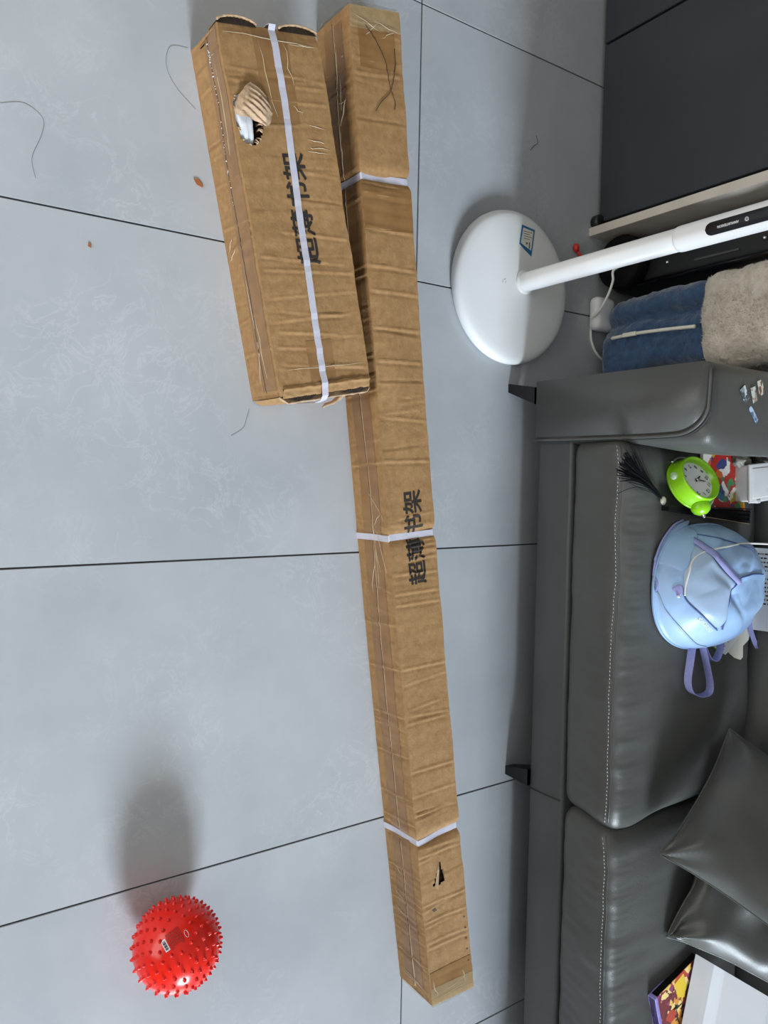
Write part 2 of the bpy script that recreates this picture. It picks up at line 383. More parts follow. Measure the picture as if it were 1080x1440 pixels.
# backrest
for x0, x1 in ((1.2, 2.25), (2.26, 3.36)):
    mesh('back_cushion', *rbox(x0, x1, .99, 1.25, .40, .86, .06, (30, 8, 20), lambda p: p+Vector((0, .10*smooth01((p.z-.4)/.5)*.6+.004*nz(p, 6, 4), 0))), MT['leather'], sofa)
mesh('back_frame', *rbox(1.0, SX1, 1.24, 1.42, .088, .80, .03, (30, 4, 10)), MT['leather_dark'], sofa)
# arms: soft block with a flat front panel edged by piping
def arm(x0, x1, flip):
    def fn(p):
        q = p.copy(); hz = smooth01((p.z-.34)/.25); inner = smooth01((p.x-(x0+.1))/.1) if not flip else smooth01(((x1-.1)-p.x)/.1)
        back = smooth01((p.y-.39)/.1)
        q.x += (1 if not flip else -1)*inner*hz*(.012+.02*back)
        q.z += .008*math.sin(math.pi*max(0, min(1, (p.x-x0)/(x1-x0))))*smooth01((p.z-.6)/.05)
        q.x += .003*nz(p, 7, 3)*inner
        return q
    mesh('arm', *rbox(x0, x1, .392, 1.36, .092, .652, .032, (16, 40, 24), fn), MT['leather'], sofa)
    # front panel
    xi, xo = (x1-.012, x0+.004) if not flip else (x0+.012, x1-.004); s = 1 if not flip else -1
    P = [(xo, .096), (xi-s*.004, .096), (xi-s*.002, .3), (xi-s*.001, .5), (xi-s*.003, .565)]
    for i in range(1, 9):
        an = i/8*math.pi/2; P.append((xi-s*.003-s*.075*(1-math.cos(an)), .565+.092*math.sin(an)))
    P += [(xo+s*.012, .660), (xo+s*.003, .652), (xo, .64)]
    Mx = Matrix(((1, 0, 0, 0), (0, 0, -1, .395), (0, 1, 0, 0), (0, 0, 0, 1)))
    mesh('arm_front_panel', *prism(P, 0, .017, Mx, .005), MT['leather'], sofa)
    rim = [Vector((x, .3835, z)) for x, z in P[1:-2]]
    rim = spline(rim, 3)
    mesh('arm_piping', *tube([p+Vector((s*.0035, 0, .0005)) for p in rim], .0042, 8), MT['leather'], sofa)
    mesh('arm_seam', *tube([p+Vector((s*.0088, .0035, .005)) for p in rim], .0016, 6), MT['seam'], sofa)
arm(1.0, 1.19, False); arm(3.385, 3.62, True)
# legs: splayed black blades
for (x, y, ty) in ((1.045, .41, -.035), (2.205, .425, -.02), (3.52, .42, -.03), (1.05, 1.3, .02), (3.52, 1.3, .02)):
    dx = -.028 if x < 1.1 else (.006 if x < 3 else .028)
    g = gridf(lambda u, v: Vector((x+dx*(1-v)+(.013+.012*v)*(1 if u in (.25, .5) else -1), y+ty*(1-v)+(.016+.016*v)*(1 if u in (.5, .75) else -1), .0005+.092*v)), 4, 4, cu=True)
    g[1].append((0, 5, 10, 15)); 
    mesh('leg', *g, MT['black'], sofa, smooth=False)
# little photo stickers on the arm top
def arm_z(x, y): return .652+.008*math.sin(math.pi*max(0, min(1, (x-1)/.19)))+.0012
for k, (x, y, w_, l_, an, c1, c2) in enumerate(((1.074, .53, .026, .04, 35, (214, 218, 222), (70, 84, 92)), (1.072, .572, .022, .04, 20, (200, 214, 204), (150, 90, 84)), (1.052, .604, .024, .04, 20, (210, 206, 196), (120, 84, 62)), (1.073, .662, .03, .036, 5, (214, 218, 224), (66, 76, 110)), (1.122, .574, .014, .052, 45, (190, 210, 236), (86, 110, 150)))):
    mt_ = cover_material('photo_sticker', [c1, c1, c2, c1, tuple(int((a+b)/2) for a, b in zip(c1, c2))], 95, .8)
    ca, sa = math.cos(math.radians(an)), math.sin(math.radians(an)); g = []
    V = [(x+ca*u*l_/2-sa*v*w_/2, y+sa*u*l_/2+ca*v*w_/2) for u, v in ((-1, -1), (1, -.9), (.9, 1), (-.95, .95))]
    z = arm_z(x, y)
    mesh('sticker', [(a, b, z) for a, b in V]+[(a, b, z+.0006) for a, b in V], [(3, 2, 1, 0), (4, 5, 6, 7), (0, 1, 5, 4), (1, 2, 6, 5), (2, 3, 7, 6), (3, 0, 4, 7)], mt_, sofa, smooth=False, label='small printed photo sticker stuck on the arm')

# ------------------------------------------------------------------ scatter pillows
def pillow(name, c, ex, ey, side, thick, label, seed, folds=1.0):
    c = Vector(c); ex = Vector(ex).normalized(); ez = ex.cross(Vector(ey)).normalized(); ey = ez.cross(ex)
    t = thing(name, c-Vector((0, 0, side/3)), label, 'pillow', 'leather scatter pillows')
    def P(u, v, s):
        a, b = u*2-1, v*2-1
        pin = .085
        x = a*(1-pin*(1-a*a)*0-pin*(1-abs(b)**2)*.0-pin*.9*(1-b*b)*abs(a)**3) ; y = b*(1-pin*.9*(1-a*a)*abs(b)**3)
        h = max(0, (1-a**4)*(1-b**4))**.55
        cor = (a*a*b*b)
        w_ = folds*(.010*nz((a*2.2, b*2.2, s), 1, seed)+.012*cor*math.sin(9*(a*s+b)+seed)*(1-max(abs(a), abs(b))**12))
        da, db = 1-abs(a), 1-abs(b); dc = math.hypot(da, db); th_ = math.atan2(da, db+1e-6)
        w_ += folds*.016*math.exp(-(dc/.42)**2)*smooth01(dc/.12)*math.sin(6.5*th_+seed)
        q = c+ex*(x*side/2)+ey*(y*side/2)+ez*(s*(thick/2*h)+w_*h**.3+.012*nz((a*2, b*2, 5), 1, seed+2)*folds)
        return q
    N = 44
    e = lambda t: t
    g1 = gridf(lambda u, v: P(.5-.5*math.cos(math.pi*u), .5-.5*math.cos(math.pi*v), 1), N, N)
    g2 = gridf(lambda u, v: P(.5-.5*math.cos(math.pi*u), .5-.5*math.cos(math.pi*(1-v)), -1), N, N)
    mesh('cover', *join(g1, g2), MT['leather'], t)
    loop = [(i/30, 0) for i in range(30)]+[(1, i/30) for i in range(30)]+[(1-i/30, 1) for i in range(30)]+[(0, 1-i/30) for i in range(30)]
    mesh('piping', *tube([P(u, v, 1) for u, v in loop], .0028, 6, closed=True), MT['leather'], t)
    return t
pillow('scatter_pillow', (2.262, .755, .652), (.68, -.73, .0), (.47, .44, .77), .43, .15, 'upper dark grey leather pillow leaning over another pillow on the sofa', 3)
pillow('scatter_pillow', (2.495, .865, .565), (.44, .76, .46), (-.9, .44, .05), .43, .13, 'lower crumpled grey leather pillow half covered by the upper pillow', 8, 1.6)

# ------------------------------------------------------------------ floor lamp
lamp = thing('floor_lamp', (.72, .345, 0), 'white floor lamp with round base and thick pole', 'lamp')
prof = [(0, 0), (.216, 0), (.224, .003), (.2275, .010), (.2275, .020), (.225, .027), (.219, .0325), (.210, .0355), (.19, .0375), (.12, .0385), (.05, .039), (0, .039)]
mesh('base', *lathe(prof, 96, Matrix.Translation((.72, .345, 0))), MT['white'], lamp)
px, py = .702, .378
mesh('pole', *tube([(px, py, .037), (px, py, .04), (px, py, .6)], .0285, 40), MT['white'], lamp)
mesh('pole_collar', *lathe([(.0285, .028), (.0345, .03), (.0355, .036), (.0335, .040), (.0285, .042)], 40, Matrix.Translation((px, py, .005))), MT['white'], lamp)
mesh('upper_pole', *lathe([(0, .565), (.029, .565), (.0305, .568), (.0312, .575), (.0318, 1.0), (.0318, 1.68), (.03, 1.69), (0, 1.69)], 40, Matrix.Translation((px, py, 0))), MT['white'], lamp)
# control panel wraps round the pole towards the room
def on_pole(z, w_, r): # w_ arc length around the pole, panel centre faces the sitter
    an = math.radians(-78)+w_/.0318
    return Vector((px+r*math.cos(an), py+r*math.sin(an), z))
def panel(u, v):
    z = .655+.42*u; hw = .0150; cap = .016
    if z < .655+cap: hw *= math.sqrt(max(0, 1-((.655+cap-z)/cap)**2))
    if z > 1.075-cap: hw *= math.sqrt(max(0, 1-((z-1.075+cap)/cap)**2))
    return on_pole(z, (v*2-1)*hw, .0328)
cp = mesh('control_panel', *gridf(lambda u, v: panel(u if u > .08 else u, v), 160, 10), MT['gloss_black'], lamp, label='black glossy control panel on the lamp pole')
g = text2d('ANHUATEXION', .0072, .03)
mesh('lettering', [on_pole(.712-v.x, v.y, .0333) for v in g[0]], g[1], MT['white'], cp, smooth=False)
g = join(*[tube([on_pole(.757+r*math.cos(a/12*2*math.pi), r*math.sin(a/12*2*math.pi), .0333) for a in range(13)], .0005, 4) for r in (.0042, .0024)])
mesh('emblem', *g, MT['white'], cp)
# lamp head, above the picture
mesh('lamp_head', *rbox(px-.09, px+.09, py-.42, py+.08, 1.68, 1.715, .016, (4, 10, 1)), MT['white'], lamp)
# label on the base
zt = .0385
lab = [(.533, .361), (.539, .415), (.620, .403), (.604, .372), (.591, .352)]
def lab_in(p, s): c = (.575, .384); return (c[0]+(p[0]-c[0])*s, c[1]+(p[1]-c[1])*s)
lb = mesh('label', *prism(lab, zt, zt+.0006), MT['bluelabel'], lamp, smooth=False, label='printed label with blue border on the lamp base')
inner = [lab_in(p, .87) for p in lab]
inner = [(.541, .366), (.545, .409), (.603, .401), (.594, .373), (.587, .358)]
mesh('label_print', *prism(inner, zt+.0006, zt+.0009), MT['cream_paper'], lb, smooth=False)
ln = []
for k in range(4): x = .550+.007*k; ln.append(box(x, x+.0014, .368, .404-.010*(k % 2), zt+.0009, zt+.0012))
ln.append(box(.580, .598, .391, .395, zt+.0009, zt+.0012)); ln.append(box(.582, .588, .379, .385, zt+.0009, zt+.0012))
mesh('label_lines', *join(*ln), MT['ink_grey'], lb, smooth=False)
ic = [tube([(.716, .288, .0388), (.709, .289, .0388)], .0008, 4), tube([(.706, .292, .0388), (.706, .297, .0388), (.702, .300, .0388)], .0008, 4), tube([(.716, .300, .0388), (.710, .301, .0388)], .0008, 4)]
mesh('base_mark', *join(*ic), MT['ink_grey'], lamp)

# ------------------------------------------------------------------ cartons
class Carton:
    def __init__(s, S, E, W, H, bow=0, skewE=0, skewS=0, seed=1, pinches=(), creases=(), crease_amp=.0016, wob=.0012, bulge=.002):
        s.S = Vector((S[0], S[1])); d = Vector((E[0]-S[0], E[1]-S[1])); s.L = d.length; s.u = d/s.L; s.v = Vector((-s.u.y, s.u.x))
        s.W = W; s.H = H; s.bow = bow; s.skE = skewE; s.skS = skewS; s.seed = seed; s.p = pinches; s.cr = creases; s.ca = crease_amp; s.wob = wob; s.bulge = bulge
    def w(s, a, t, z):
        # a along, t across, z up -> world
        k = a/s.L
        a2 = a+(s.skE*smooth01((k-.9)/.1)+s.skS*smooth01((.1-k)/.1))*(t/s.W)
        p = s.S+s.u*a2+s.v*(t+s.bow*4*k*(1-k))
        return Vector((p.x, p.y, z))
    def corners(s, a):
        pin = sum(d*math.exp(-((a-c)/wd)**2) for c, d, wd in s.p)
        o = []
        for i, (t, z) in enumerate(((0, 0), (s.W, 0), (s.W, s.H), (0, s.H))):
            n1 = s.wob*noise.noise(Vector((a*9, i*5.1, s.seed)))+.0009*noise.noise(Vector((a*55, i*3.7, s.seed+4)))
            n2 = s.wob*noise.noise(Vector((a*8, i*4.3+9, s.seed)))+.0009*noise.noise(Vector((a*48, i*3.1+7, s.seed+4)))
            st = 1 if t == 0 else -1; sz = 1 if z == 0 else -1
            top = 1 if z > 0 else 0
            o.append((t+st*pin*.8*top+n1*top, max(0, z+sz*pin*top+n2*top) if z > 0 else 0.0))
        return o
    def disp(s, face, a, b):
        if face == 'bottom': return 0
        d = s.bulge*math.sin(math.pi*b)*noise.noise(Vector((a*3.1, b*1.2, s.seed+20+len(face))))*1.6
        d += .0006*noise.noise(Vector((a*30, b*4, s.seed+2+len(face))))
        for (f, c, sl, amp, b0, b1) in s.cr:
            if f != face: continue
            x = (a-c-sl*(b-.5))
            if abs(x) > .03: continue
            wn = smooth01((b-b0)/.08+.5)*smooth01((b1-b)/.08+.5)
            d += wn*s.ca*amp*(math.exp(-(x/.0028)**2)-.7*math.exp(-((x-.006)/.0042)**2))
        pin = sum(dd*math.exp(-((a-c)/wd)**2) for c, dd, wd in s.p)
        d -= pin*.25*math.sin(math.pi*b)
        return d*min(1, 14*b, 14*(1-b))
    IDX = {'bottom': (1, 0), 'far': (1, 2), 'top': (3, 2), 'near': (0, 3)}
    def P(s, face, a, b, lift=0.0):
        C = s.corners(a); i, j = s.IDX[face]; t = C[i][0]*(1-b)+C[j][0]*b; z = C[i][1]*(1-b)+C[j][1]*b
        d = s.disp(face, a, b)+lift
        if face == 'top': z += d
        elif face == 'near': t -= d
        elif face == 'far': t += d
        return s.w(a, t, z)
    def body(s, ns, nb=26, holes=(), groove=None, ends=(True, True)):
        parts = []
        for f in ('top', 'near', 'far', 'bottom'):
            n = nb if f in ('top', 'near') else 8
            def fn(u, v, f=f):
                p = s.P(f, u*s.L, v)
                if groove and f == 'near':
                    pass
                return p
            g = gridf(fn, ns, n)
            if f == 'near' or f == 'top': g = (g[0], [q[::-1] for q in g[1]]) if f == 'near' else g
            if f == 'top' and holes:
                F = []
                for q in g[1]:
                    i = q[0]//(n+1); j = q[0] % (n+1); a = (i+.5)/ns*s.L; t = (j+.5)/n*s.W
                    if any(inpoly(a, t, h) for h in holes): continue
                    F.append(q)
                g = (g[0], F)
            parts.append(g)
        for k, a in enumerate((0, s.L)):
            if not ends[k]: continue
            g = gridf(lambda u, v: s.endp(a, u, v), 8, 8)
            parts.append(g)
        return join(*parts)
    def endp(s, a, u, v, out=0.0):
        C = s.corners(a)
        t = (C[0][0]*(1-u)+C[1][0]*u)*(1-v)+(C[3][0]*(1-u)+C[2][0]*u)*v
        z = (C[0][1]*(1-u)+C[1][1]*u)*(1-v)+(C[3][1]*(1-u)+C[2][1]*u)*v
        return s.w(a+out, t, z)
    def strip(s, face, a0, a1, b0, b1, lift=.0007, na=None, nb=6):
        na = na or max(4, int((a1-a0)/.006))
        g = gridf(lambda u, v: s.P(face, a0+(a1-a0)*u, b0+(b1-b0)*v, lift), na, nb)
        return g if face != 'near' else (g[0], [q[::-1] for q in g[1]])
    def band(s, a, wd, lift=.0012, slant=0.0, only=('near', 'top', 'far')):
        P = []; Wv = []
        for f in only:
            rng = [i/14 for i in range(15)]
            if f == 'far': rng = rng[::-1]
            for b in rng:
                aa = a+slant*(b-.5) if f == 'top' else a
                p = s.P(f, aa, b, lift+.0006)
                P.append(p)
        u3 = Vector((s.u.x, s.u.y, 0))
        return ribbon(P, u3*wd, .0012)
    def text(s, body, size, a, b, face='top', lift=.0007, spacing=1.0, bold=.022, dirn=-1):
        g = text2d(body, size, bold, spacing, .006)
        # reads towards the start of the box, letter tops towards the near edge
        V = [s.P(face, a+dirn*v.x, b+dirn*v.y/s.W, lift) for v in g[0]]
        return V, g[1]
def rnd_creases(L, n, faces, seed, amp=(.4, 1.4)):
    r = random.Random(seed); out = []
    for f in faces:
        for i in range(n):
            b0 = 0 if r.random() < .75 else r.uniform(0, .5); b1 = 1 if r.random() < .75 else r.uniform(.5, 1)
            out.append((f, r.uniform(.03, L-.03), r.uniform(-.012, .022), r.uniform(*amp)*(1 if r.random() < .7 else -1), b0, b1))
    return out
# --- long carton
LB = Carton((.191, -.328), (2.736, -.006), .148, .150, bow=-.0115, skewE=.02, skewS=-.012, seed=3,
            pinches=((.386, .009, .016), (1.272, .007, .016), (2.096, .009, .016)),
            creases=rnd_creases(2.56, 44, ('top', 'near'), 5)+[('top', 1.29+.011*k, .006*(k%3-1), 1.5, .35+.1*(k%2), 1) for k in range(5)]+[('top', c, .012, 1.7, 0, 1) for c in (.43, .51, .60, .66, .75, .83, 1.08, 1.42, 1.45, 1.37, 1.62, 1.9, 2.02, 2.14, 2.28, 2.33)]+[('near', c, -.01, 1.8, 0, 1) for c in (.6, .9, 1.08, 1.5, 1.62, 1.75, 1.86, 1.98, 2.05, 2.2, 2.3, 2.36, 2.46)], crease_amp=.0014, wob=.003, bulge=.004)
lb = thing('long_carton', (1.46, -.1, 0), 'very long slim brown cardboard carton tied with three white straps', 'box')
tear = [(2.168, .068), (2.19, .062), (2.205, .055), (2.232, .040), (2.24, .052), (2.236, .066), (2.228, .084), (2.2, .078), (2.18, .074)]
mesh('carton_body', *LB.body(640, 22, holes=[tear]), MT['card'], lb)
mesh('tear_lining', *xf(gridf(lambda u, v: LB.w(2.15+.10*u, .03+.07*v, .118+.012*math.sin(9*u)), 8, 8), Matrix()), MT['card_in'], lb)
for (pts, lift) in (([(2.240, .046), (2.192, .060), (2.168, .066)], .012), ([(2.236, .082), (2.2, .077), (2.165, .068)], .006)):
    V = []; 
    for i, (a, t) in enumerate(pts): V += [LB.P('top', a, t/LB.W, .0005), LB.P('top', a+.004, t/LB.W+.06, lift*(1-i/2)-.008)]
    mesh('torn_flap', V, [(0, 2, 3, 1), (2, 4, 5, 3)], MT['card_torn'], lb, smooth=False)
# seam slit and tape along the near side
mesh('side_tape', *LB.strip('near', .02, 2.54, .22, .77), MT['tape'], lb, label='brown tape along the long side seam')
n = 300
mesh('side_seam', *tube([LB.P('near', .01+2.54*i/n, .47+.012*noise.noise(Vector((i*.05, 0, 0))), .0006) for i in range(n+1)], lambda t: .0009+.0005*noise.noise(Vector((t*20, 3, 0))), 5), MT['seam'], lb)
mesh('seam_lip', *tube([LB.P('near', .01+2.54*i/n, .495+.012*noise.noise(Vector((i*.05, 0, 0))), .0006) for i in range(n+1)], .0012, 5), MT['card_torn'], lb)
for a0, a1, b0, b1 in ((.408, .512, 0, 1), (.035, .135, .16, .86), (2.47, 2.55, .02, .98)): mesh('cross_tape', *LB.strip('top', a0, a1, b0, b1, .0008), MT['tape'], lb)
# end wraps of clear crinkled tape
def endwrap(C, a, out, amp, seed):
    def fn(u, v):
        p = C.endp(a, u, v, out*(.35+.65*math.sin(math.pi*u)**.4*math.sin(math.pi*v)**.4))
        return p+Vector((amp*nz(p, 38, seed), amp*nz(p, 41, seed+1), .5*amp*nz(p, 37, seed+2)*min(1, v*4)))
    return gridf(fn, 22, 22)
def wraptop(C, a0, a1, seed, amp=.0025):
    def fn(u, v):
        p = C.P('top', a0+(a1-a0)*u, v, .0014)
        return p+Vector((0, 0, abs(amp*nz(p, 45, seed))))
    return gridf(fn, 20, 30)
mesh('end_tape', *join(endwrap(LB, 0, -.018, .006, 3), wraptop(LB, 0, .05, 4)), MT['cleartape'], lb, label='crinkled clear tape over the carton end')
mesh('end_tape', *join(endwrap(LB, LB.L, .016, .006, 9), wraptop(LB, LB.L-.05, LB.L, 8)), MT['cleartape'], lb, label='crinkled clear tape over the carton end')
# pale crinkle lines painted as light catching the tape
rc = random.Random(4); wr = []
def glint(C, face, a, b, da, db, r=.0007, n=5):
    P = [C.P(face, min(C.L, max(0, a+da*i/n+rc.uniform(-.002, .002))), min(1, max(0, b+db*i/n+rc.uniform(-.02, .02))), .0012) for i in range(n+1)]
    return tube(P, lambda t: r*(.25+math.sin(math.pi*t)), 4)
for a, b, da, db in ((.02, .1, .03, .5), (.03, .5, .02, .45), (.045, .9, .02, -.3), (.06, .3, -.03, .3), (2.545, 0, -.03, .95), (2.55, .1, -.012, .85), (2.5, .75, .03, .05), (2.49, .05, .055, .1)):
    wr.append(glint(LB, 'top', a, b, da, db))
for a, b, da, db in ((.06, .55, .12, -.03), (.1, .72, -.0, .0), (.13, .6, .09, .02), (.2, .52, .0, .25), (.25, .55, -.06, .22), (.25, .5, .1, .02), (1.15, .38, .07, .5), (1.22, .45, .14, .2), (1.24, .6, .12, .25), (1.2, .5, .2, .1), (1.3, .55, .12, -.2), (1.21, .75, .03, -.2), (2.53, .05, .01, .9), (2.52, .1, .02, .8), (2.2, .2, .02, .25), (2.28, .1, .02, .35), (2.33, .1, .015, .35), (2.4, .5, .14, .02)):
    wr.append(glint(LB, 'near', a, b, da, db))
mesh('tape_glints', *join(*wr), MT['glint'], lb, kind='stuff')
for a, sl in ((.386, .004), (1.272, .006), (2.096, -.004)):
    s_ = mesh('strap', *LB.band(a, .0165, .0016, sl), MT['strap'], lb, smooth=False, label='white plastic packing strap round the long carton')
mesh('printed_characters', *LB.text('超薄书架', .062, 1.279, .57, spacing=1.0), MT['ink'], lb, smooth=False, label='black printed Chinese characters on the long carton')
mesh('ink_smudge', *join(LB.strip('top', 2.297, 2.300, .22, .30), LB.strip('top', 2.303, 2.305, .24, .32), *[LB.strip('top', 2.36+.03*i, 2.363+.03*i, .90, .94) for i in range(5)]), MT['ink_grey'], lb, kind='stuff')

# --- short carton
SB = Carton((.339, -.6525), (1.119, -.49), .250, .150, seed=11, pinches=((.0, .006, .02), (.797, .004, .012)),
            creases=rnd_creases(.79, 16, ('top', 'near'), 21, (.3, 1.1))+[('top', c, .03, a_, b0, b1) for c, a_, b0, b1 in ((.44, 1.2, .3, 1), (.5, 1.0, 0, .9), (.62, 1.1, .2, .8), (.665, 1.3, .1, .7), (.70, 1.2, .05, .5), (.74, 1.6, .1, 1), (.36, -1, .4, 1), (.3, .8, .6, 1))], crease_amp=.0013, wob=.003, bulge=.004)
sb = thing('short_carton', (.73, -.5, 0), 'shorter brown cardboard carton with a torn hole showing white foam', 'box')
hole = [(.150, .012), (.166, .006), (.20, .006), (.235, .010), (.247, .020), (.252, .034), (.249, .048), (.238, .060), (.215, .068), (.185, .072), (.160, .070), (.150, .050), (.145, .030)]
mesh('carton_body', *SB.body(260, 50, holes=[hole], ends=(False, False)), MT['card'], sb)
# torn edge, foam inside, peeled corrugated flap
mesh('hole_lining', *join(gridf(lambda u, v: SB.w(.135+.125*u, -.0+.09*v+.004, .085), 4, 4), gridf(lambda u, v: SB.w(.14+.115*u, .074+.004*math.sin(40*u), .085+.062*v), 20, 4), gridf(lambda u, v: SB.w(.252, .004+.07*u, .085+.06*v), 10, 4)), MT['card_in'], sb)
mesh('foam_insert', *rbox(0, .110, 0, .050, 0, .03, .010, (12, 10, 3), lambda p: SB.w(.142+p.x, .004+p.y+.02*(p.x/.105)*(.5-p.y/.05)*.8, .1185+p.z+.002*nz(p, 60, 2)-.010*smooth01((p.x-.08)/.04))), MT['foam'], sb, label='white foam seen through the torn hole')
mesh('foam_crease', *join(tube([SB.w(.185+.055*i/10, .030+.002*math.sin(i), .1488-.010*smooth01((.185+.055*i/10-.142-.08)/.04)) for i in range(11)], .0007, 4)), MT['strap'], sb)
FP = [(.188, .004), (.158, .016), (.130, .040), (.124, .058), (.136, .074), (.160, .088), (.186, .093), (.214, .076), (.206, .058), (.197, .032)]
fbd = spline([(x, y, 0) for x, y in FP], 5, closed=True); fcn = sum(fbd, Vector())/len(fbd)
def flapf(u, v):
    b_ = fbd[int(round(u*len(fbd))) % len(fbd)]; q = fcn+(b_-fcn)*v*(1+.05*nz((u*40, 0, 0), 1, 3)*v)
    d_ = (q.x-q.y*.75); rid = (abs(((d_/.0145) % 1)-.5)*2)**.8
    return SB.w(q.x, q.y, .1545+.012*(1-v*v)+.0065*rid*(1 if q.y > .022 else .3)+.0015*nz((q.x*160, q.y*160, 0)))
mesh('peeled_flap', *gridf(flapf, len(fbd), 26, cu=True), MT['card_torn'], sb, label='peeled back torn flap with corrugated ridges')
shr = []
rs = random.Random(6)
for i in range(26):
    k = rs.random()*len(hole); i0 = int(k); f = k-i0; p0 = hole[i0]; p1 = hole[(i0+1) % len(hole)]
    a = p0[0]*(1-f)+p1[0]*f; t = p0[1]*(1-f)+p1[1]*f
    ca, ct = .2, .038; ia, it = (ca-a)*.12, (ct-t)*.2
    shr.append(tube([SB.w(a, t, .1505), SB.w(a+ia+rs.uniform(-.004, .004), t+it, .147), SB.w(a+ia*1.5, t+it*1.6, .136)], lambda q: .0022*(1-.6*q), 5))
mesh('torn_fringe', *join(*shr), MT['card_torn'], sb, kind='stuff')
# ends: folded flaps with open corrugated edges
def endflap(C, a, sgn, u0, u1, v0, v1, inset, thick, seed):
    P = [(u0, v0), (u1, v0), (u1, v1), (u0, v1)]
    lo = [C.endp(a, u, v, -sgn*inset) for u, v in P]; hi = [C.endp(a, u, v, -sgn*(inset+thick)) for u, v in P]
    return lo+hi, [(0, 1, 2, 3), (7, 6, 5, 4), (0, 4, 5, 1), (1, 5, 6, 2), (2, 6, 7, 3), (3, 7, 4, 0)]
for a, sgn in ((0, -1), (SB.L, 1)):
    mesh('end_flap', *endflap(SB, a, sgn, .0, .5, 0, .93, .002, .004, 1), MT['card'], sb, smooth=False)
    mesh('end_flap', *endflap(SB, a, sgn, .502, 1.0, 0, .90, .004, .004, 2), MT['card'], sb, smooth=False)
    mesh('end_shade_sheet', *endflap(SB, a, sgn, .01, .99, 0, .97, .012, .003, 1), MT['matteblack'], sb, smooth=False)  # black sheet paints the shaded inside behind the flaps
# dark sheets behind the top edge paint the shade inside the bulging end flaps
MT['gap'] = mat('painted_gap_shade', (52, 40, 30), .9, (40, 30, 22), 60)
def shaded_end_gap(a, sgn, t0, t1, out, z, drop):
    mesh('shaded_end_gap', *gridf(lambda u, v: SB.w(a+sgn*(-.004+(out*math.sin(math.pi*u)**.6+.004)*v), t0+(t1-t0)*u, z-.004-.003*v+.001*math.sin(2*math.pi*u*11)*v), 44, 5), MT['gap'], sb)
    P = [SB.w(a+sgn*(out*math.sin(math.pi*i/30)**.6+.001), t0+(t1-t0)*i/30, z-.002+.002*nz((i*.5, 2, a))) for i in range(31)]
    mesh('gap_lip', *tube(P, lambda t: .0022+.0007*math.sin(t*37), 6), MT['card_torn'], sb)
    mesh('gap_wall', *gridf(lambda u, v: SB.w(a+sgn*(out*math.sin(math.pi*u)**.6*(1-v*.8)+.001), t0+(t1-t0)*u, z-.002-.05*v), 24, 6), MT['card'], sb)
shaded_end_gap(0, -1, .002, .095, .013, .150, .02); shaded_end_gap(0, -1, .150, .248, .012, .150, .02)
def end_shape(t): return .017*min(1, max(0, t/.02), max(0, (SB.W+.004-t)/.012))+.002*nz((t*60, 0, 0), 1, 4)
mesh('end_flap', *gridf(lambda u, v: SB.w(SB.L+end_shape(SB.W*u)*(.75+.25*v)+.001, SB.W*u, .004+.137*v+.003*nz((u*8, v*4, 0), 1, 2)), 50, 12), MT['card'], sb, label='bulging end flap of the short carton')
mesh('flap_edge', *tube([SB.w(SB.L+end_shape(SB.W*i/50)+.0005, SB.W*i/50, .1415+.0025*nz((i*.3, 1, 0), 1, 2)) for i in range(51)], lambda t: .0024+.0008*math.sin(t*57), 6), MT['card_torn'], sb)
mesh('flap_bridge', *gridf(lambda u, v: SB.w(SB.L-.004+(end_shape(SB.W*u)+.004)*v, SB.W*u, .1425-.001*v-.006*math.sin(math.pi*v)+.0025*nz((u*20, v*3, 0), 1, 5)), 60, 6), MT['card_torn'], sb)
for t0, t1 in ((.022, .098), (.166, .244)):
    mesh('shaded_end_gap', *gridf(lambda u, v: SB.w(SB.L+.001+(end_shape(t0+(t1-t0)*u)-.003)*v*math.sin(math.pi*u)**.4, t0+(t1-t0)*u, .1445+.0012*math.sin(2*math.pi*u*13)*v), 60, 5), MT['gap'], sb)  # dark sheet painted as the shaded slot at the flap edge
def lip(u, v):
    a = SB.L-.020+.026*v; t = .008+.240*u
    return SB.w(a+.003*nz((u*9, v*2, 1)), t, .1515+.004*math.exp(-((v-.25)/.12)**2)-.007*v*v+.002*nz((u*14, v*3, 3)))
mesh('crushed_lip', *gridf(lip, 60, 12), MT['card'], sb)
mesh('torn_strip', *ribbon([SB.w(SB.L+.008, .20, .115), SB.w(SB.L+.022, .185, .10), SB.w(SB.L+.032, .168, .092), SB.w(SB.L+.034, .150, .088), SB.w(SB.L+.04, .142, .086)], [Vector((.012, .004, .01)), Vector((.01, .004, .008)), Vector((.007, .004, .006)), Vector((.006, .002, .006)), Vector((.003, .001, .004))], .0015), MT['card_torn'], sb)
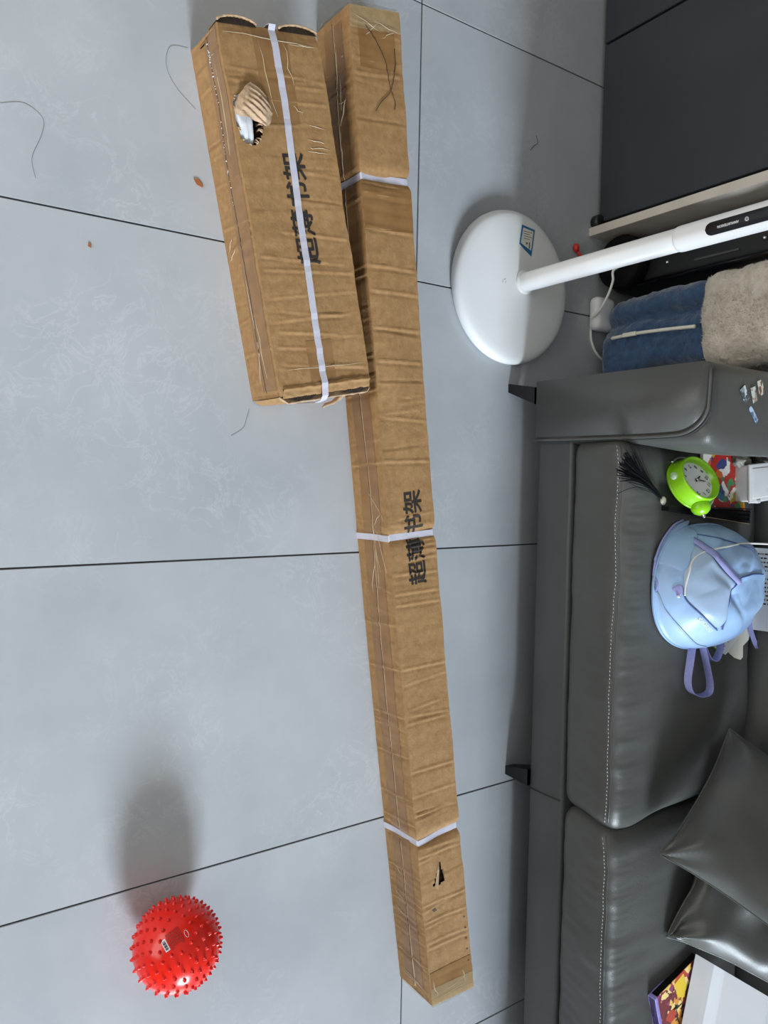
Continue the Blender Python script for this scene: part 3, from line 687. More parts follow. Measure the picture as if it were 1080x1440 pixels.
# tape, seam, strap, print
for a0, a1, b0, b1 in ((0, .2, .32, .66), (.68, .79, .34, .62)): mesh('top_tape', *SB.strip('top', a0, a1, b0, b1), MT['tape'], sb, label='brown tape on the short carton top')
mesh('near_tape', *SB.strip('near', .0, .78, .45, .92), MT['tape'], sb)
mesh('side_seam', *tube([SB.P('near', .004+.78*i/120, .56+.01*math.sin(i*.1), .0006) for i in range(121)], .0012, 5), MT['seam'], sb)
fb = []
for i in range(60):
    a = rs.choice((rs.uniform(.02, .06), rs.uniform(.06, .4))); fb.append(sphere(SB.P('near', a, .56+.01*math.sin(a/.0065*.1)+rs.uniform(-.012, .012), .0012), rs.uniform(.0006, .0016), 6, 4))
mesh('foam_crumbs', *join(*fb), MT['foam'], sb, kind='stuff')
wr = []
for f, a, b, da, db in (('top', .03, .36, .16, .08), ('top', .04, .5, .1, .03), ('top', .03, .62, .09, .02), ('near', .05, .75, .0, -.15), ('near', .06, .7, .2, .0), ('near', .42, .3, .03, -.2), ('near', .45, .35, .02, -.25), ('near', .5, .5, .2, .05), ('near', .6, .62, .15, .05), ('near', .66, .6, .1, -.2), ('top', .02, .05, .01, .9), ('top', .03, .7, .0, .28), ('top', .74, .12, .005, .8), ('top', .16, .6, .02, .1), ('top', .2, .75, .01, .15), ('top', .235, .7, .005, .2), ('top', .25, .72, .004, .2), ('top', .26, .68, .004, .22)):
    wr.append(glint(SB, f, a, b, da, db, .0006))
mesh('tape_glints', *join(*wr), MT['glint'], sb, kind='stuff')  # pale lines painted as glints on the short carton's tape
P = [SB.w(-.008, .131, .02), SB.w(-.009, .132, .08), SB.w(-.009, .133, .14), SB.w(-.006, .133, .1515)]
for i in range(60): a = .004+(SB.L-.008)*i/59; P.append(SB.P('top', a, (.133-.015*i/59+.002*math.sin(i*.1))/SB.W, .0022+.006*smooth01((a-SB.L+.04)/.02)))
P += [SB.w(SB.L+.012, .117, .151), SB.w(SB.L+.022, .114, .142), SB.w(SB.L+.026, .110, .12), SB.w(SB.L+.022, .102, .06), SB.w(SB.L+.019, .10, .01)]
mesh('strap', *ribbon(P, Vector((SB.v.x, SB.v.y, 0))*.0165, .0012), MT['strap'], sb, smooth=False, label='white plastic strap running lengthwise over the short carton')
mesh('printed_characters', *SB.text('超薄书架', .062, .385, .545, spacing=1.0), MT['ink'], sb, smooth=False, label='black printed Chinese characters on the short carton')

# ------------------------------------------------------------------ spiky ball
bc = Vector((2.353, -.705, .1005)); R = .0955
ball = thing('spiky_ball', (bc.x, bc.y, 0), 'bright red spiky rubber ball on the floor tiles', 'ball')
mesh('ball_skin', *sphere(bc, R, 64, 40), MT['red'], ball)
pn = (Vector((2.268, -.742, .195))-bc).normalized()
gs = []
NS = 250
for i in range(NS):
    z = 1-2*(i+.5)/NS; r = math.sqrt(1-z*z); an = i*2.399963
    d = Vector((r*math.cos(an), r*math.sin(an), z))
    if d.angle(pn) < .33: continue
    if d.z < -.965: continue
    q = d.to_track_quat('Z', 'Y').to_matrix().to_4x4()
    gs.append(lathe([(.0050, -.001), (.0040, .001), (.0031, .0035), (.0022, .0052), (.001, .006), (0, .0062)], 9, Matrix.Translation(bc+d*R) @ q))
mesh('spikes', *join(*gs), MT['redspike'], ball, label='short blunt red spikes', kind='stuff')
# printed patch: text block, barcode, oval mark
e1 = Vector((.85, .35, .2)); e1 = (e1-pn*e1.dot(pn)).normalized(); e2 = e1.cross(pn)
def onball(x, y, l): return bc+(pn*R+e1*x+e2*y).normalized()*(R+l)
def patch(x0, x1, y0, y1, l, n=4): return (lambda g_: (g_[0], [f[::-1] for f in g_[1]]))(gridf(lambda u, v: onball(x0+(x1-x0)*u, y0+(y1-y0)*v, l), n, n))
MT['darkred'] = mat('dark_red_print', (130, 18, 18), .5)
rows = []
for k in range(9):
    x = -.018; y = -.014+.0036*k; x1 = .018-.008*random.random()
    while x < x1:
        w_ = random.uniform(.003, .007); rows.append(patch(x, min(x1, x+w_), y, y+.0021, .0004, 3)); x += w_+.0012
mesh('printed_text', *join(*rows), MT['darkred'], ball, smooth=True)
bcode = mesh('barcode', *patch(-.013, .013, .020, .031, .0004, 5), MT['paper'], ball)
mesh('barcode_bars', *join(*[patch(-.009+.0021*k, -.0079+.0021*k+.0006*(k % 3), .022, .029, .0007, 2) for k in range(9)]), MT['ink_grey'], bcode)
mesh('oval_mark', *tube([onball(.006+.008*math.cos(a/24*2*math.pi), -.0225+.004*math.sin(a/24*2*math.pi), .0006) for a in range(24)], .0005, 4, closed=True), MT['paper'], ball)

# ------------------------------------------------------------------ things on the sofa seat
# --- light blue backpack
PCX, PCY, PAX, PAY, PH, PZ = 1.590, .705, .178, .222, .135, .4445
def pack_h(x, y):
    rho = (abs((x-PCX)/PAX)**2.3+abs((y-PCY)/PAY)**2.3)**(1/2.3)
    h = PH*max(0, 1-rho**2.6)**.55
    d = 0
    d += .010*nz((x*9, y*9, 0), 1, 3)+.006*nz((x*22, y*16, 0), 1, 5)
    # soft folds radiating over the nylon
    d += .006*math.sin((x*38-y*20))*math.exp(-((x-1.62)/.07)**2-((y-.56)/.10)**2)
    d += .007*math.exp(-(((x-1.48)*.8+(y-.60)*.6)/.012)**2)*math.exp(-((x-1.47)/.07)**2)
    d -= .008*math.exp(-(((x-1.6)*.7+(y-.66)*-.7)/.011)**2)*math.exp(-((x-1.6)/.08)**2)
    d += .009*math.exp(-(((x-1.56)*.5+(y-.72)*.86)/.02)**2)*math.exp(-((x-1.52)/.06)**2)
    d += .007*abs(nz((x*15+y*6, y*13-x*5, 0), 1, 8))-.003
    return PZ+h+d*min(1, (1-min(1, rho))*5)
def pw(x, y, l=0.0): return Vector((x, y, pack_h(x, y)+l))
pk = thing('backpack', (PCX, PCY, PZ), 'small light blue nylon backpack with lilac straps on the sofa', 'backpack')
def pack_ring(u, v):
    an = 2*math.pi*u; c, s = math.cos(an), math.sin(an)
    ra = 1/((abs(c)**2.3+abs(s)**2.3)**(1/2.3)); r = min(1, v*1.0)
    if v <= .8: r = v/.8; x, y = PCX+PAX*ra*c*r, PCY+PAY*ra*s*r; return pw(x, y)
    k = (v-.8)/.2; rr = 1+.03*math.sin(math.pi*k)-.12*k*k
    return Vector((PCX+PAX*ra*c*rr, PCY+PAY*ra*s*rr, PZ-.004*k+.012*math.sin(math.pi*k)))
mesh('pack_body', *gridf(pack_ring, 120, 60, cu=True), MT['pack'], pk)
def pack_patch(poly, lift, puff, n=14, spl=5):
    B = spline([(x, y, 0) for x, y in poly], spl, closed=True); c = sum(B, Vector())/len(B)
    def fn(u, v):
        b = B[int(round(u*len(B))) % len(B)]; q = c+(b-c)*v
        return pw(q.x, q.y, lift*min(1, (1-v)*9+.12)+puff*(1-v**3))
    return gridf(fn, len(B), n, cu=True)
pocket = [(1.524, .527), (1.459, .575), (1.51, .606), (1.563, .648), (1.60, .632), (1.684, .630), (1.655, .566), (1.613, .527), (1.581, .518)]
fp = mesh('front_pocket', *pack_patch(pocket, .006, .010), MT['pack2'], pk)
mesh('top_flap', *pack_patch([(1.426, .558), (1.402, .645), (1.440, .603), (1.491, .549), (1.530, .524), (1.52, .505), (1.50, .492)], .0025, .004), MT['pack'], pk)
def pack_line(name, pts, r, m, par, lift=.003): return mesh(name, *tube([pw(p.x, p.y, lift) for p in spline([(x, y, 0) for x, y in pts], 8)], r, 6), m, par)
pack_line('zipper', [(1.400, .610), (1.416, .566), (1.463, .515), (1.52, .490), (1.590, .484)], .0032, MT['lilac'], pk)
pack_line('zipper', [(1.590, .484), (1.64, .496), (1.69, .535), (1.735, .60), (1.752, .66)], .003, MT['pack2'], pk)
P = spline([(x, y, 0) for x, y in ((1.452, .573), (1.49, .592), (1.526, .617), (1.563, .650))], 8)
mesh('pocket_stripe', *gridf(lambda u, v: pw(P[int(round(u*(len(P)-1)))].x-.012*(v-.3), P[int(round(u*(len(P)-1)))].y+.014*(v-.3), .0135+.004*math.sin(math.pi*v)), len(P)-1, 6), MT['lilac'], fp)
mesh('pocket_zip', *tube([pw(p.x-.009, p.y+.011, .0150) for p in P], .0011, 5), MT['navyline'], fp)
pack_line('seam', [(1.563, .650), (1.55, .695), (1.546, .75), (1.55, .82)], .0022, MT['navyline'], pk)
pack_line('seam', [(1.563, .650), (1.60, .634), (1.64, .627), (1.69, .634)], .0024, MT['navyline'], pk, .006)
pack_line('seam', [(1.436, .606), (1.445, .650), (1.46, .711), (1.48, .78)], .0018, MT['navyline'], pk)
pack_line('seam', [(1.59, .516), (1.613, .524), (1.655, .562), (1.692, .622)], .0022, MT['navyline'], pk, .003)
g = text2d('OAKARSERY', .012, .01, 1.1)
ex = Vector((1.692-1.649, .613-.549, 0)).normalized(); ey = Vector((-ex.y, ex.x, 0))
mesh('printed_letters', [pw(*(Vector((1.677, .577, 0))+ex*v.x+ey*v.y).xy, .0045) for v in g[0]], g[1], MT['paper'], pk, smooth=False)
mesh('zip_opening', *pack_patch([(1.578, .499), (1.566, .511), (1.580, .516), (1.598, .509)], .004, .001, 6), MT['lilac'], pk)
mesh('zip_puller', *sphere(pw(1.598, .506, .006), .004, 10, 6), MT['paper'], pk)
def band3(name, pts, W, m, par, label=None): 
    P = spline(pts, 8); return mesh(name, *ribbon(P, W, .0022), m, par, smooth=False, label=label)
SZ = .4465
loop = [(1.742, .657), (1.80, .650), (1.855, .645), (1.89, .662), (1.907, .705), (1.905, .748), (1.880, .752), (1.838, .735), (1.793, .708), (1.755, .680)]
zz = [.016, .014, .012, .012, .012, .012, .014, .016, .022, .03]
P = spline([(x, y, SZ+z) for (x, y), z in zip(loop, zz)], 8)
mesh('hanging_loop', *ribbon(P, Vector((.004, .002, .022)), .0022), MT['lilac'], pk, smooth=False, label='lilac webbing loop lying on the seat')
lp2 = [(1.735, .700), (1.775, .716), (1.803, .738), (1.806, .765), (1.782, .778), (1.74, .782)]
mesh('strap_loop', *ribbon(spline([(x, y, SZ+.014+.012*i/5) for i, (x, y) in enumerate(lp2)], 8), Vector((.003, .004, .02)), .0022), MT['lilac'], pk, smooth=False)
band3('shoulder_strap', [(1.66, .90, SZ+.02), (1.70, .945, SZ+.012), (1.745, .965, SZ+.01), (1.785, .985, SZ+.014), (1.80, .992, SZ+.02)], Vector((.0, .018, .004)), MT['lilac'], pk)
# --- white cable over the backpack
P = [Vector((1.45, 1.02, .78)), Vector((1.46, 1.005, .70)), Vector((1.468, .975, .635)), Vector((1.466, .88, .60))]+[pw(x, y, .006) for x, y in ((1.462, .76), (1.467, .655), (1.477, .590), (1.492, .557), (1.511, .538), (1.533, .528), (1.565, .519), (1.595, .516))]
c = mesh('charging_cable', *tube(spline(P, 8), .0026, 8), MT['cord']); tag(c, 'thin white charging cable lying across the blue backpack', 'cable')
# --- papers and cards
def sheet(name, X0, X1, prof, m, label, cat, wob=.001, seed=0, nx=14):
    P = spline([(0, y, z) for y, z in prof], 6)
    top = gridf(lambda u, v: Vector((X0+(X1-X0)*u, P[int(round(v*(len(P)-1)))].y, P[int(round(v*(len(P)-1)))].z+.0006+wob*(.5+nz((u*4, v*4, 0), 1, seed)))), nx, len(P)-1)
    bot = ([v-Vector((0, 0, .0006)) for v in top[0]], [f[::-1] for f in top[1]])
    o = mesh(name, *join(top, bot), m); tag(o, label, cat); return o, P
o, P = sheet('printed_sheet', 1.49, 1.742, [(.85, .4475), (.94, .4475), (.968, .452), (.980, .478), (.990, .54), (1.000, .60)], MT['paper'], 'printed white sheet leaning in the sofa corner behind the backpack', 'paper', .0006, 2)
rr = random.Random(3); rows = []
for k in range(13):
    if k == 5: continue
    u = .06+.05*k; x = 1.49+.252*u
    v = .28 if k < 6 else .34
    while v < .98:
        dv = rr.uniform(.012, .035); i0 = v*(len(P)-1); i1 = min(len(P)-1.001, (v+dv)*(len(P)-1))
        def at(i, x_): a = int(i); f = i-a; q = P[a]*(1-f)+P[min(a+1, len(P)-1)]*f; return Vector((x_, q.y-.0012, q.z+.0018))
        rows.append(([at(i0, x), at(i1, x), at(i1, x+.005), at(i0, x+.005)], [(3, 2, 1, 0)])); v += dv+.012
mesh('printed_lines', *join(*rows), MT['ink_grey'], o, smooth=False, kind='stuff')
def card(name, poly, z, m, label, cat, th=.0012, tilt=0):
    V, F = prism(poly, z, z+th)
    x0 = min(p[0] for p in poly)
    o = mesh(name, [Vector((v.x, v.y, v.z+tilt*(v.y-poly[0][1]))) for v in V], F, m, smooth=False); tag(o, label, cat); return o
c1 = card('printed_card', [(1.70, .80), (1.772, .775), (1.800, .828), (1.806, .842), (1.80, .853), (1.745, .925), (1.68, .90)], .4495, MT['paper'], 'white printed card poking out beneath the backpack', 'card')
mesh('printed_lines', *join(*[prism([(1.757-.011*k, .808+.012*k), (1.762-.011*k, .812+.012*k), (1.785-.013*k, .842+.014*k), (1.780-.013*k, .838+.014*k)], .4507, .4510) for k in range(5)]), MT['ink_grey'], c1, smooth=False, kind='stuff')
card('blank_card', [(1.70, .86), (1.80, .858), (1.822, .895), (1.832, .928), (1.824, .940), (1.79, .938), (1.775, .968), (1.74, .978), (1.69, .95)], .4475, MT['cream_paper'], 'ivory card lying lowest under the printed card beside the backpack', 'card')
card('green_card', [(1.72, .78), (1.768, .768), (1.79, .80), (1.74, .82)], .4470, MT['green'], 'green paper edge showing beneath the printed card', 'card', .0004)
# --- alarm clock
cn = Vector((-.45, -.12, .87)).normalized(); cc = Vector((1.283, .594, .505))
up12 = Vector((.62, .55, .30)); up12 = (up12-cn*up12.dot(cn)).normalized(); rt = up12.cross(cn).normalized()
MC = Matrix((rt, up12, cn)).transposed().to_4x4(); MC.translation = cc
ck = thing('alarm_clock', (1.28, .59, .44), 'lime green round alarm clock tipped back on the sofa seat', 'clock')
mesh('case', *lathe([(0, -.052), (.060, -.052), (.068, -.049), (.072, -.043), (.0715, -.036), (.068, -.02), (.066, -.006), (.066, .002), (.0635, .006), (.060, .004), (.056, -.006), (.053, -.012)], 56, MC), MT['green'], ck)
mesh('case_rim', *lathe([(.0712, -.046), (.074, -.0445), (.0745, -.041), (.0735, -.038), (.0705, -.037)], 56, MC), MT['green'], ck)
dl = mesh('dial', *lathe([(0, -.0115), (.030, -.0115), (.054, -.0115)], 48, MC), MT['dial'], ck)
nums = []
for h in range(1, 13):
    g = text2d(str(h), .0155, .012); an = math.radians(90-30*h); r = .042
    nums.append(xf(g, MC @ Matrix.Translation((r*math.cos(an), r*math.sin(an), -.0108)) @ Matrix.Translation((-.0005, 0, 0))))
mesh('numerals', *join(*nums), MT['ink'], dl, smooth=False)
def hand(ang, ln, wd, z):
    a = math.radians(90-ang); Mh = MC @ Matrix.Rotation(a, 4, 'Z')
    return prism([(-.008, -wd), (ln*.7, -wd*.8), (ln, 0), (ln*.7, wd*.8), (-.008, wd)], z, z+.0008, Mh)
mesh('hour_hand', *hand(277, .022, .0026, -.0095), MT['ink'], ck, smooth=False)
mesh('minute_hand', *hand(322, .032, .0017, -.0085), MT['ink'], ck, smooth=False)
mesh('hand_boss', *lathe([(.0035, -.010), (.0035, -.006), (0, -.0055)], 14, MC), MT['silver'], ck)
def side(ang, r, z): a = math.radians(90-ang); return MC @ Vector((r*math.cos(a), r*math.sin(a), z))
# bell dome on the side of the case, clear button, wire handle
bp = side(42, .070, -.030); bd = (side(42, .1, -.030)-bp).normalized()
Mb = Matrix.Translation(bp) @ bd.to_track_quat('Z', 'Y').to_matrix().to_4x4()
mesh('bell', *lathe([(.024, -.006), (.0265, .0), (.026, .007), (.0215, .016), (.013, .0225), (.005, .025), (0, .0252)], 30, Mb), MT['green'], ck)
mesh('bell_stud', *lathe([(.004, .02), (.0045, .03), (.003, .034), (0, .0345)], 12, Mb), MT['silver'], ck)
bp = side(146, .067, -.022); bd = (side(146, .1, -.022)-bp).normalized(); Mb = Matrix.Translation(bp) @ bd.to_track_quat('Z', 'Y').to_matrix().to_4x4()
mesh('side_button', *lathe([(.011, -.002), (.011, .004), (.008, .009), (0, .010)], 24, Mb), MT['clear'], ck)
mesh('handle', *tube(spline([side(a, .076+.010*math.sin(math.radians((a+168)*180/184)), -.034) for a in range(-168, 18, 14)], 4), .003, 8), MT['clear'], ck)
for a in (-168, 16): mesh('handle_joint', *sphere(side(a, .077, -.034), .0055, 12, 8), MT['silver'], ck)
# --- illustrated red card box
pts = [(1.190, .685), (1.196, .850), (1.393, .922), (1.385, .700)]
def pict_mat():
    m = cover_material('red_picture_cover', [(176, 44, 36), (226, 222, 214), (196, 160, 50), (176, 44, 36), (60, 66, 120), (70, 130, 84), (206, 96, 44), (176, 44, 36), (226, 222, 214), (60, 120, 140)], 34, 1.5)
    return m
bk = mesh('picture_book', *prism(pts, .4435, .4515), MT['taupe'], smooth=False); tag(bk, 'red picture book with bright pattern lying under the alarm clock', 'book')
cv = mesh('cover', *prism(pts, .4516, .4526), pict_mat(), bk, smooth=False)
ringp = [(1.285+.078*math.cos(a/40*2*math.pi), .80+.072*math.sin(a/40*2*math.pi), .4528) for a in range(12, 44)]
MT['picred'] = mat('cover_red', (178, 40, 34), .4)
mesh('cover_ring', *ribbon(ringp, [(Vector(p)-Vector((1.285, .80, .4528)))*.32 for p in ringp], .0006), MT['picred'], cv, smooth=False)
# --- white lidded plastic box
wb = thing('plastic_box', (1.295, .93, .45), 'small white plastic box with ridged lid beside the sofa arm', 'box')
Mw = Matrix.Translation((1.293, .885, .4455)) @ Matrix.Rotation(math.radians(5), 4, 'Z')
mesh('container', *xf(rbox(-.054, .054, -.03, .08, 0, .046, .006, (6, 6, 3)), Mw), MT['white'], wb)
mesh('lid', *xf(join(rbox(-.057, .057, -.033, .083, .046, .054, .003, (6, 6, 1)), rbox(-.044, .044, -.02, .07, .052, .0555, .0015, (4, 4, 1))), Mw), MT['white'], wb)
mesh('clasp', *xf(rbox(.050, .060, .0, .02, .038, .056, .002, (2, 2, 2)), Mw), MT['white'], wb)
# --- crumpled wrapper by the arm
def crum(c, r, s, seed, amp): return sphere_disp(c, r, s, seed, amp)
def sphere_disp(c, r, s, seed, amp, nu=28, nv=18):
    V, F = sphere((0, 0, 0), 1, nu, nv); c = Vector(c)
    out = []
    for v in V:
        k = 1+amp*nz(v, 2.2, seed)+amp*.5*abs(nz(v, 5, seed+1)); out.append(c+Vector((v.x*r*s[0]*k, v.y*r*s[1]*k, v.z*r*s[2]*k)))
    return out, F
MT['wrapper'] = mat('crumpled_foil_paper', (150, 148, 132), .5, (104, 104, 98), 30, bump=.6, bscale=60)
w1 = mesh('crumpled_wrapper', *sphere_disp((1.226, .862, .463), .024, (.9, 1.5, .8), 4, .45), MT['wrapper']); tag(w1, 'small crumpled pale wrapper between sofa arm and white box', 'wrapper')
MT['pouch'] = mat('dark_mesh_pouch', (92, 90, 84), .7, (66, 64, 60), 40, bump=.5, bscale=80)
w2 = mesh('cloth_pouch', *sphere_disp((1.222, .965, .474), .026, (.7, 1.9, 1.05), 9, .35), MT['pouch']); tag(w2, 'dark grey cloth pouch behind the white plastic box', 'pouch')
# --- closed folding fan with tassel
fan = thing('folding_fan', (1.38, .70, .45), 'closed black folding fan lying beside the backpack', 'fan')
fa, fb_ = Vector((1.366, .505, .460)), Vector((1.392, .900, .466))
fd = (fb_-fa).normalized(); fs = Vector((0, 0, 1)).cross(fd).normalized()
def fanblade(off, lift, w0, w1):
    prof = []
    return join(ribbon([fa+fd*(L_*.394)+fs*(off*(.3+L_))+Vector((0, 0, lift)) for L_ in [i/12 for i in range(13)]], [fs*0+Vector((0, 0, 1))*(w0+(w1-w0)*i/12) for i in range(13)], .0036))
for k in range(9):
    mesh('fan_rib', *fanblade(-.014+.0033*k, .001+.0012*math.sin(k*2.1), .016, .022), MT['matteblack'], fan, smooth=False)
mesh('guard_stick', *ribbon([fa+fd*(.394*i/12)+fs*(.016*(.3+i/12)+.001)+Vector((0, 0, .002)) for i in range(13)], [Vector((0, 0, .018+.006*i/12)) for i in range(13)], .004), MT['black'], fan, smooth=False)
mesh('fan_edge', *ribbon([fa+fd*(.15+.244*i/12)-fs*(.013+.001*i)*.9+Vector((0, 0, .0085)) for i in range(13)], fs*.002, .002), MT['tan'], fan, smooth=False)
mesh('fan_leaf', *join(prism([tuple((fa+fs*x).xy) for x in (.006,)]+[tuple((fa-fs*.006).xy), tuple((fb_-fs*.0145).xy), tuple((fb_+fs*.0155).xy)], .452, .4745)), MT['matteblack'], fan, smooth=False)
mesh('rivet', *sphere(fa+fd*.055-fs*.004+Vector((0, 0, .0085)), .003, 10, 6, (1.6, .8, .6)), MT['silver'], fan)
mesh('bead', *sphere((1.346, .512, .452), .0095, 14, 10, (1.25, .85, .8)), MT['cream_paper'], fan, label='pale bead of the tassel')
tr = random.Random(12); th = []
for k in range(170):
    a = tr.gauss(0, .11); L_ = tr.uniform(.13, .185)
    d0 = Vector((-.50, -.86, 0)); ax_ = Matrix.Rotation(a*.6, 3, 'Z') @ d0; ax2 = Matrix.Rotation(a*1.6+tr.gauss(0, .07), 3, 'Z') @ d0
    p0 = Vector((1.340, .503, .452)); side_ = Vector((d0.y, -d0.x, 0))
    p1 = p0+d0*.03+side_*tr.uniform(-.006, .006)+Vector((0, 0, tr.uniform(0, .006)))
    p2 = p1+ax_*(L_*.45)+Vector((0, 0, tr.uniform(-.003, .006))); p3 = p2+ax2*(L_*.5)+Vector((tr.uniform(-.008, .008), tr.uniform(-.008, .008), -.002))
    for q in (p2, p3): q.z = max(q.z, .4425)
    th.append(tube(spline([p0, p1, p2, p3], 4), .0012, 4, cap=False))
for (q0, q1) in (((1.20, .40), (1.29, .455)), ((1.29, .345), (1.315, .42)), ((1.33, .32), (1.31, .40))):
    th.append(tube(spline([(1.33, .495, .453), (q1[0], q1[1], .45), (q0[0], q0[1], .446)], 8), .0007, 4, cap=False))
MT['tassel'] = mat('black_silk_thread', (9, 10, 16), .7, spec=.12)
mesh('tassel', *join(*th), MT['tassel'], fan, label='black silk tassel of the fan', kind='stuff')
# --- comic book and white sheet at the sofa end
B0 = Vector((2.739, .535, 0)); Ae = Vector((-.056, .202, 0)); Be = Vector((.262, .078, 0))
cb = thing('comic_book', (2.84, .66, .445), 'thick book with flame coloured cover and violet spine on the sofa', 'book')
def quad(o_, a, b): return [(o_+p).xy for p in (Vector(), a, a+b, b)]
mesh('pages', *prism(quad(B0+Be*.01, Ae, Be*.98), .4445, .4645), MT['matteblack'], cb, smooth=False, label='black page edges')
mesh('back_cover', *prism(quad(B0, Ae*1.01, Be), .4430, .4445), MT['purple'], cb, smooth=False)
mesh('front_cover', *prism(quad(B0+Ae*.06, Ae*.95, Be), .4645, .466), MT['flames'], cb, smooth=False, label='flame patterned front cover')
mesh('spine', *xf(rbox(0, Be.length, 0, .0125, 0, .0225, .002, (4, 2, 2)), Matrix.Translation((B0.x, B0.y, .4435)) @ Matrix.Rotation(math.atan2(Be.y, Be.x), 4, 'Z')), MT['purple'], cb, label='violet spine')
fq = [(B0+Ae*a+Be*b).xy for a, b in ((.42, .05), (.60, .03), (.66, .17), (.58, .30), (.44, .22))]
MT['yellow'] = mat('cover_yellow', (236, 200, 50), .4)
mesh('cover_crest', *prism(fq, .466, .4664), MT['yellow'], cb, smooth=False)
rk = random.Random(31); gl = []
for k in range(4):
    for _ in range(9):
        c0 = B0+Ae*(.44+rk.uniform(-.09, .09))+Be*(.34+.13*k+rk.uniform(-.045, .045)); hz = rk.random() < .5; l_ = rk.uniform(.008, .022)
        d_ = (Ae if hz else Be).normalized()*l_/2; n_ = (Be if hz else Ae).normalized()*.0016
        gl.append(prism([(c0-d_-n_).xy, (c0+d_-n_).xy, (c0+d_+n_).xy, (c0-d_+n_).xy], .4664, .4668))
gl = join(*gl)
mesh('cover_lettering', *gl, MT['ink'], cb, smooth=False, kind='stuff')
def wsheet(u, v):
    # rises to lean against the backrest; two long folds
    p0 = Vector((2.668, .716, .471)); eu = Vector((.222, -.075, .004)); ev = Vector((.150, .215, .175))
    p = p0+eu*(u*1.35)+ev*(v*1.15)
    p.z += .012*max(0, 1-abs(v-.13)/.13)+.010*max(0, 1-abs(v-.8)/.12)
    return p
g = gridf(wsheet, 20, 30); g2 = ([v-Vector((0, 0, .0007)) for v in g[0]], [f[::-1] for f in g[1]])
ws = mesh('folded_paper', *join(g, g2), MT['paper'], smooth=False); tag(ws, 'large folded white paper lying over the book on the sofa', 'paper')

# ------------------------------------------------------------------ corner between cabinet and sofa arm
# --- fleece bundle
fl = thing('fleece_bundle', (.83, .9, .0), 'navy and cream fleece bundle with white zipper beside the sofa arm', 'blanket')
def fleece_fn(seed, amp):
    def fn(p):
        q = p.copy(); q += Vector((nz(p, 9, seed), nz(p, 9, seed+1)*1.2, nz(p, 9, seed+2)*.6))*amp+Vector((nz(p, 45, seed+3), nz(p, 45, seed+4), nz(p, 45, seed+5)))*amp*.35
        return q
    return fn
f1 = fleece_fn(2, .016); f2 = fleece_fn(6, .018)
def f1b(p):
    q = f1(p); k = math.exp(-((p.x-.775)/.022)**2); q.y += .026*k*(1-smooth01((p.y-.8)/.05))
    q.x += .03*smooth01((.25-p.z)/.25)*(1 if p.x > .8 else .6)
    return q
gb = rbox(.70, .945, .735, 1.08, .028, .42, .05, (26, 24, 34), f1b)
gc = rbox(.685, .965, .715, 1.10, .385, .86, .07, (30, 26, 40), f2)
blue = mesh('navy_body', *gb, MT['navyfleece'], fl, label='navy fleece lower part'); cream = mesh('cream_body', *gc, MT['creamfleece'], fl, label='cream fleece upper part')
def fuzz(g, n, ln, seed):
    r = random.Random(seed); V, F = g; V = [Vector(v) for v in V]; out = []; fo = []
    fc = [f for f in F]
    for _ in range(n):
        f = fc[r.randrange(len(fc))]; a, b, c = V[f[0]], V[f[1]], V[f[2]]; nrm = (b-a).cross(c-a)
        if nrm.length < 1e-12: continue
        nrm.normalize(); s_, t_ = r.random(), r.random(); p = a+(b-a)*s_+(V[f[3]]-a)*t_ if len(f) > 3 else a
        if p.y > .95 or p.x > .99: continue
        d = (nrm+Vector((r.gauss(0, .6), r.gauss(0, .6), r.gauss(0, .6)))).normalized(); w_ = d.cross(Vector((r.random(), r.random(), r.random()))).normalized()*ln*.09
        k = len(out); L_ = ln*r.uniform(.5, 1.2); m = p+d*L_*.6+Vector((r.gauss(0, .3), r.gauss(0, .3), r.gauss(0, .3)))*ln*.3
        out += [p-w_, p+w_, m, p+d*L_*.3-Vector((0, 0, L_*.3))]; fo.append((k, k+1, k+2))
    return out, fo
mesh('navy_pile', *fuzz(gb, 16000, .006, 1), MT['navyfleece'], fl, kind='stuff')
mesh('cream_pile', *fuzz(gc, 26000, .010, 2), MT['creamfleece'], fl, kind='stuff')
mesh('zipper', *tube(spline([(.838, .712, .10), (.836, .708, .18), (.838, .708, .26), (.842, .706, .34), (.846, .704, .40)], 6), .0055, 8), MT['cream_paper'], fl, label='white zipper')
mesh('zip_puller', *rbox(.830, .844, .698, .708, .15, .20, .003, (2, 1, 4)), MT['cream_paper'], fl)
mesh('foot', *rbox(.690, .800, .706, .80, .001, .045, .02, (8, 6, 4)), MT['white'], fl, label='white rounded foot under the navy fleece')
# --- black case behind the lamp pole
bs = thing('black_case', (.58, .95, 0), 'black hard case with metal studs standing between cabinet and fleece', 'case')
mesh('shell', *rbox(.503, .664, .80, 1.30, .001, .95, .035, (6, 10, 20)), MT['black'], bs)
mesh('round_end', *xf(lathe([(0, 0), (.075, 0), (.083, .006), (.085, .02), (.085, .05), (.08, .058), (0, .06)], 36), Matrix.Translation((.586, .802, .088)) @ Matrix.Rotation(math.radians(90), 4, 'X')), MT['matteblack'], bs)
mesh('edge_trim', *tube([(.655, .801, .12), (.655, .797, .5), (.655, .797, .9)], .006, 8), MT['gloss_black'], bs)
for z in (.235, .545, .8): mesh('stud', *sphere((.612, .797, z), .0065, 12, 8), MT['silver'], bs)
mesh('label_strip', *box(.622, .628, .7965, .80, .33, .47), MT['ink_grey'], bs, smooth=False)
mesh('red_tab', *rbox(.625, .655, .785, .799, .045, .085, .005, (3, 2, 3)), MT['redplastic'], bs, label='small red tab')
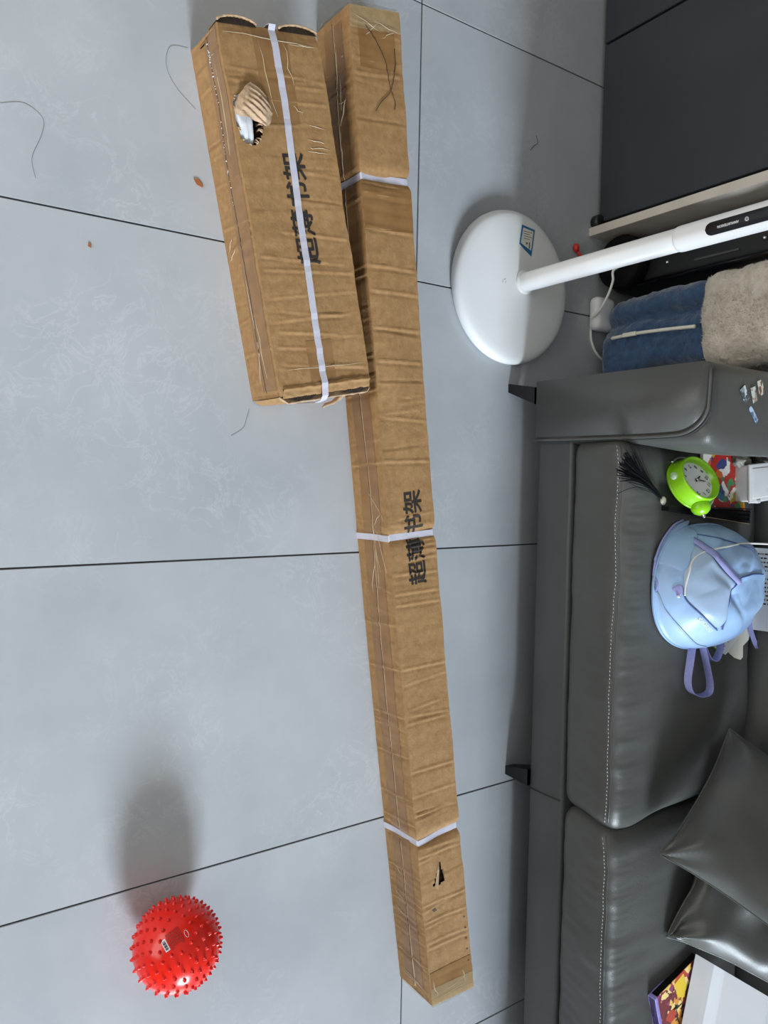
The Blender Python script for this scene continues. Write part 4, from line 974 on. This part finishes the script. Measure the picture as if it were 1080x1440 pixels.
tb = mesh('tan_panel', *xf(join(box(-.06, .06, -.004, .004, 0, .85, .001)), Matrix.Translation((.678, 1.33, .001)) @ Matrix.Rotation(math.radians(-3), 4, 'X')), MT['tan'], smooth=False); tag(tb, 'tan board standing behind the black case', 'board')
# --- lamp cord, red plug
P = [Vector(p) for p in ((.60, .74, .15), (.624, .70, .11), (.659, .70, .106), (.701, .698, .09), (.742, .698, .060), (.765, .706, .02), (.791, .722, .0045), (.833, .727, .0045), (.875, .762, .0045), (.909, .84, .0045), (.96, .93, .0045))]
c = mesh('power_cord', *tube(spline(P, 8), .0042, 8), MT['cord']); tag(c, 'white power cord curling over the floor beside the fleece', 'cord')
rp = thing('red_clip', (.556, .645, 0), 'tiny red plastic clip on the floor next to the lamp pole', 'clip')
mesh('knob', *sphere((.545, .632, .0105), .0105, 14, 10, (1.3, .95, 1)), MT['redplastic'], rp)
mesh('stem', *tube([(.553, .64, .010), (.572, .662, .007), (.58, .668, .006)], .0055, 8), MT['redplastic'], rp)

# ------------------------------------------------------------------ hairs, threads and crumbs
def strand(name, pts, z, r, label, cat, m=None, surf=None):
    P = spline([(x, y, z) for x, y in pts], 10)
    if surf: P = [surf(p) for p in P]
    o = mesh(name, *tube(P, r, 4), m or MT['hair']); tag(o, label, cat); return o
def lbs(p): return LB.P('top', p.x, p.y/LB.W, .0022)
strand('black_thread', [(.04, .045), (.075, .074), (.12, .098), (.17, .105), (.205, .117), (.222, .112)], 0, .0009, 'longer black thread curving across the top end of the long carton', 'thread', MT['ink'], lbs)
strand('black_thread', [(.085, .126), (.13, .124), (.18, .106), (.21, .075), (.232, .058)], 0, .0009, 'shorter black thread crossing the other thread on the long carton', 'thread', MT['ink'], lbs)
strand('hair_strand', [(.568, -1.044), (.555, -1.0), (.575, -.965), (.61, -.967), (.66, -.985), (.70, -.978)], .0006, .0003, 'curly hair strand near the left edge of the floor', 'hair')
strand('hair_strand', [(.335, -.66), (.345, -.70), (.39, -.708), (.43, -.685), (.465, -.64)], .0006, .0003, 'hair strand beside the top corner of the short carton', 'hair')
strand('hair_strand', [(1.138, -.499), (1.16, -.505), (1.185, -.515), (1.205, -.545)], .0006, .0003, 'fine hair strand below the end of the short carton', 'hair')
strand('hair_strand', [(.235, .448), (.256, .455), (.27, .438), (.285, .425)], .0008, .0009, 'dark wisp of hair on the tiles between lamp and cabinet', 'hair')
cr_ = mesh('cardboard_crumb', *xf(prism([(-.012, -.003), (.0, -.007), (.013, -.002), (.012, .003), (-.004, .006)], 0.0002, .003, None), Matrix.Translation((.628, -.632, 0)) @ Matrix.Rotation(.9, 4, 'Z')), MT['brown'], smooth=False); tag(cr_, 'small brown cardboard crumb left of the short carton', 'crumb')
cr_ = mesh('cardboard_crumb', *prism([(.810, -.874), (.818, -.875), (.820, -.869), (.812, -.868)], .0002, .002), MT['brown'], smooth=False); tag(cr_, 'tiny brown speck on the tile far left of the cartons', 'crumb')
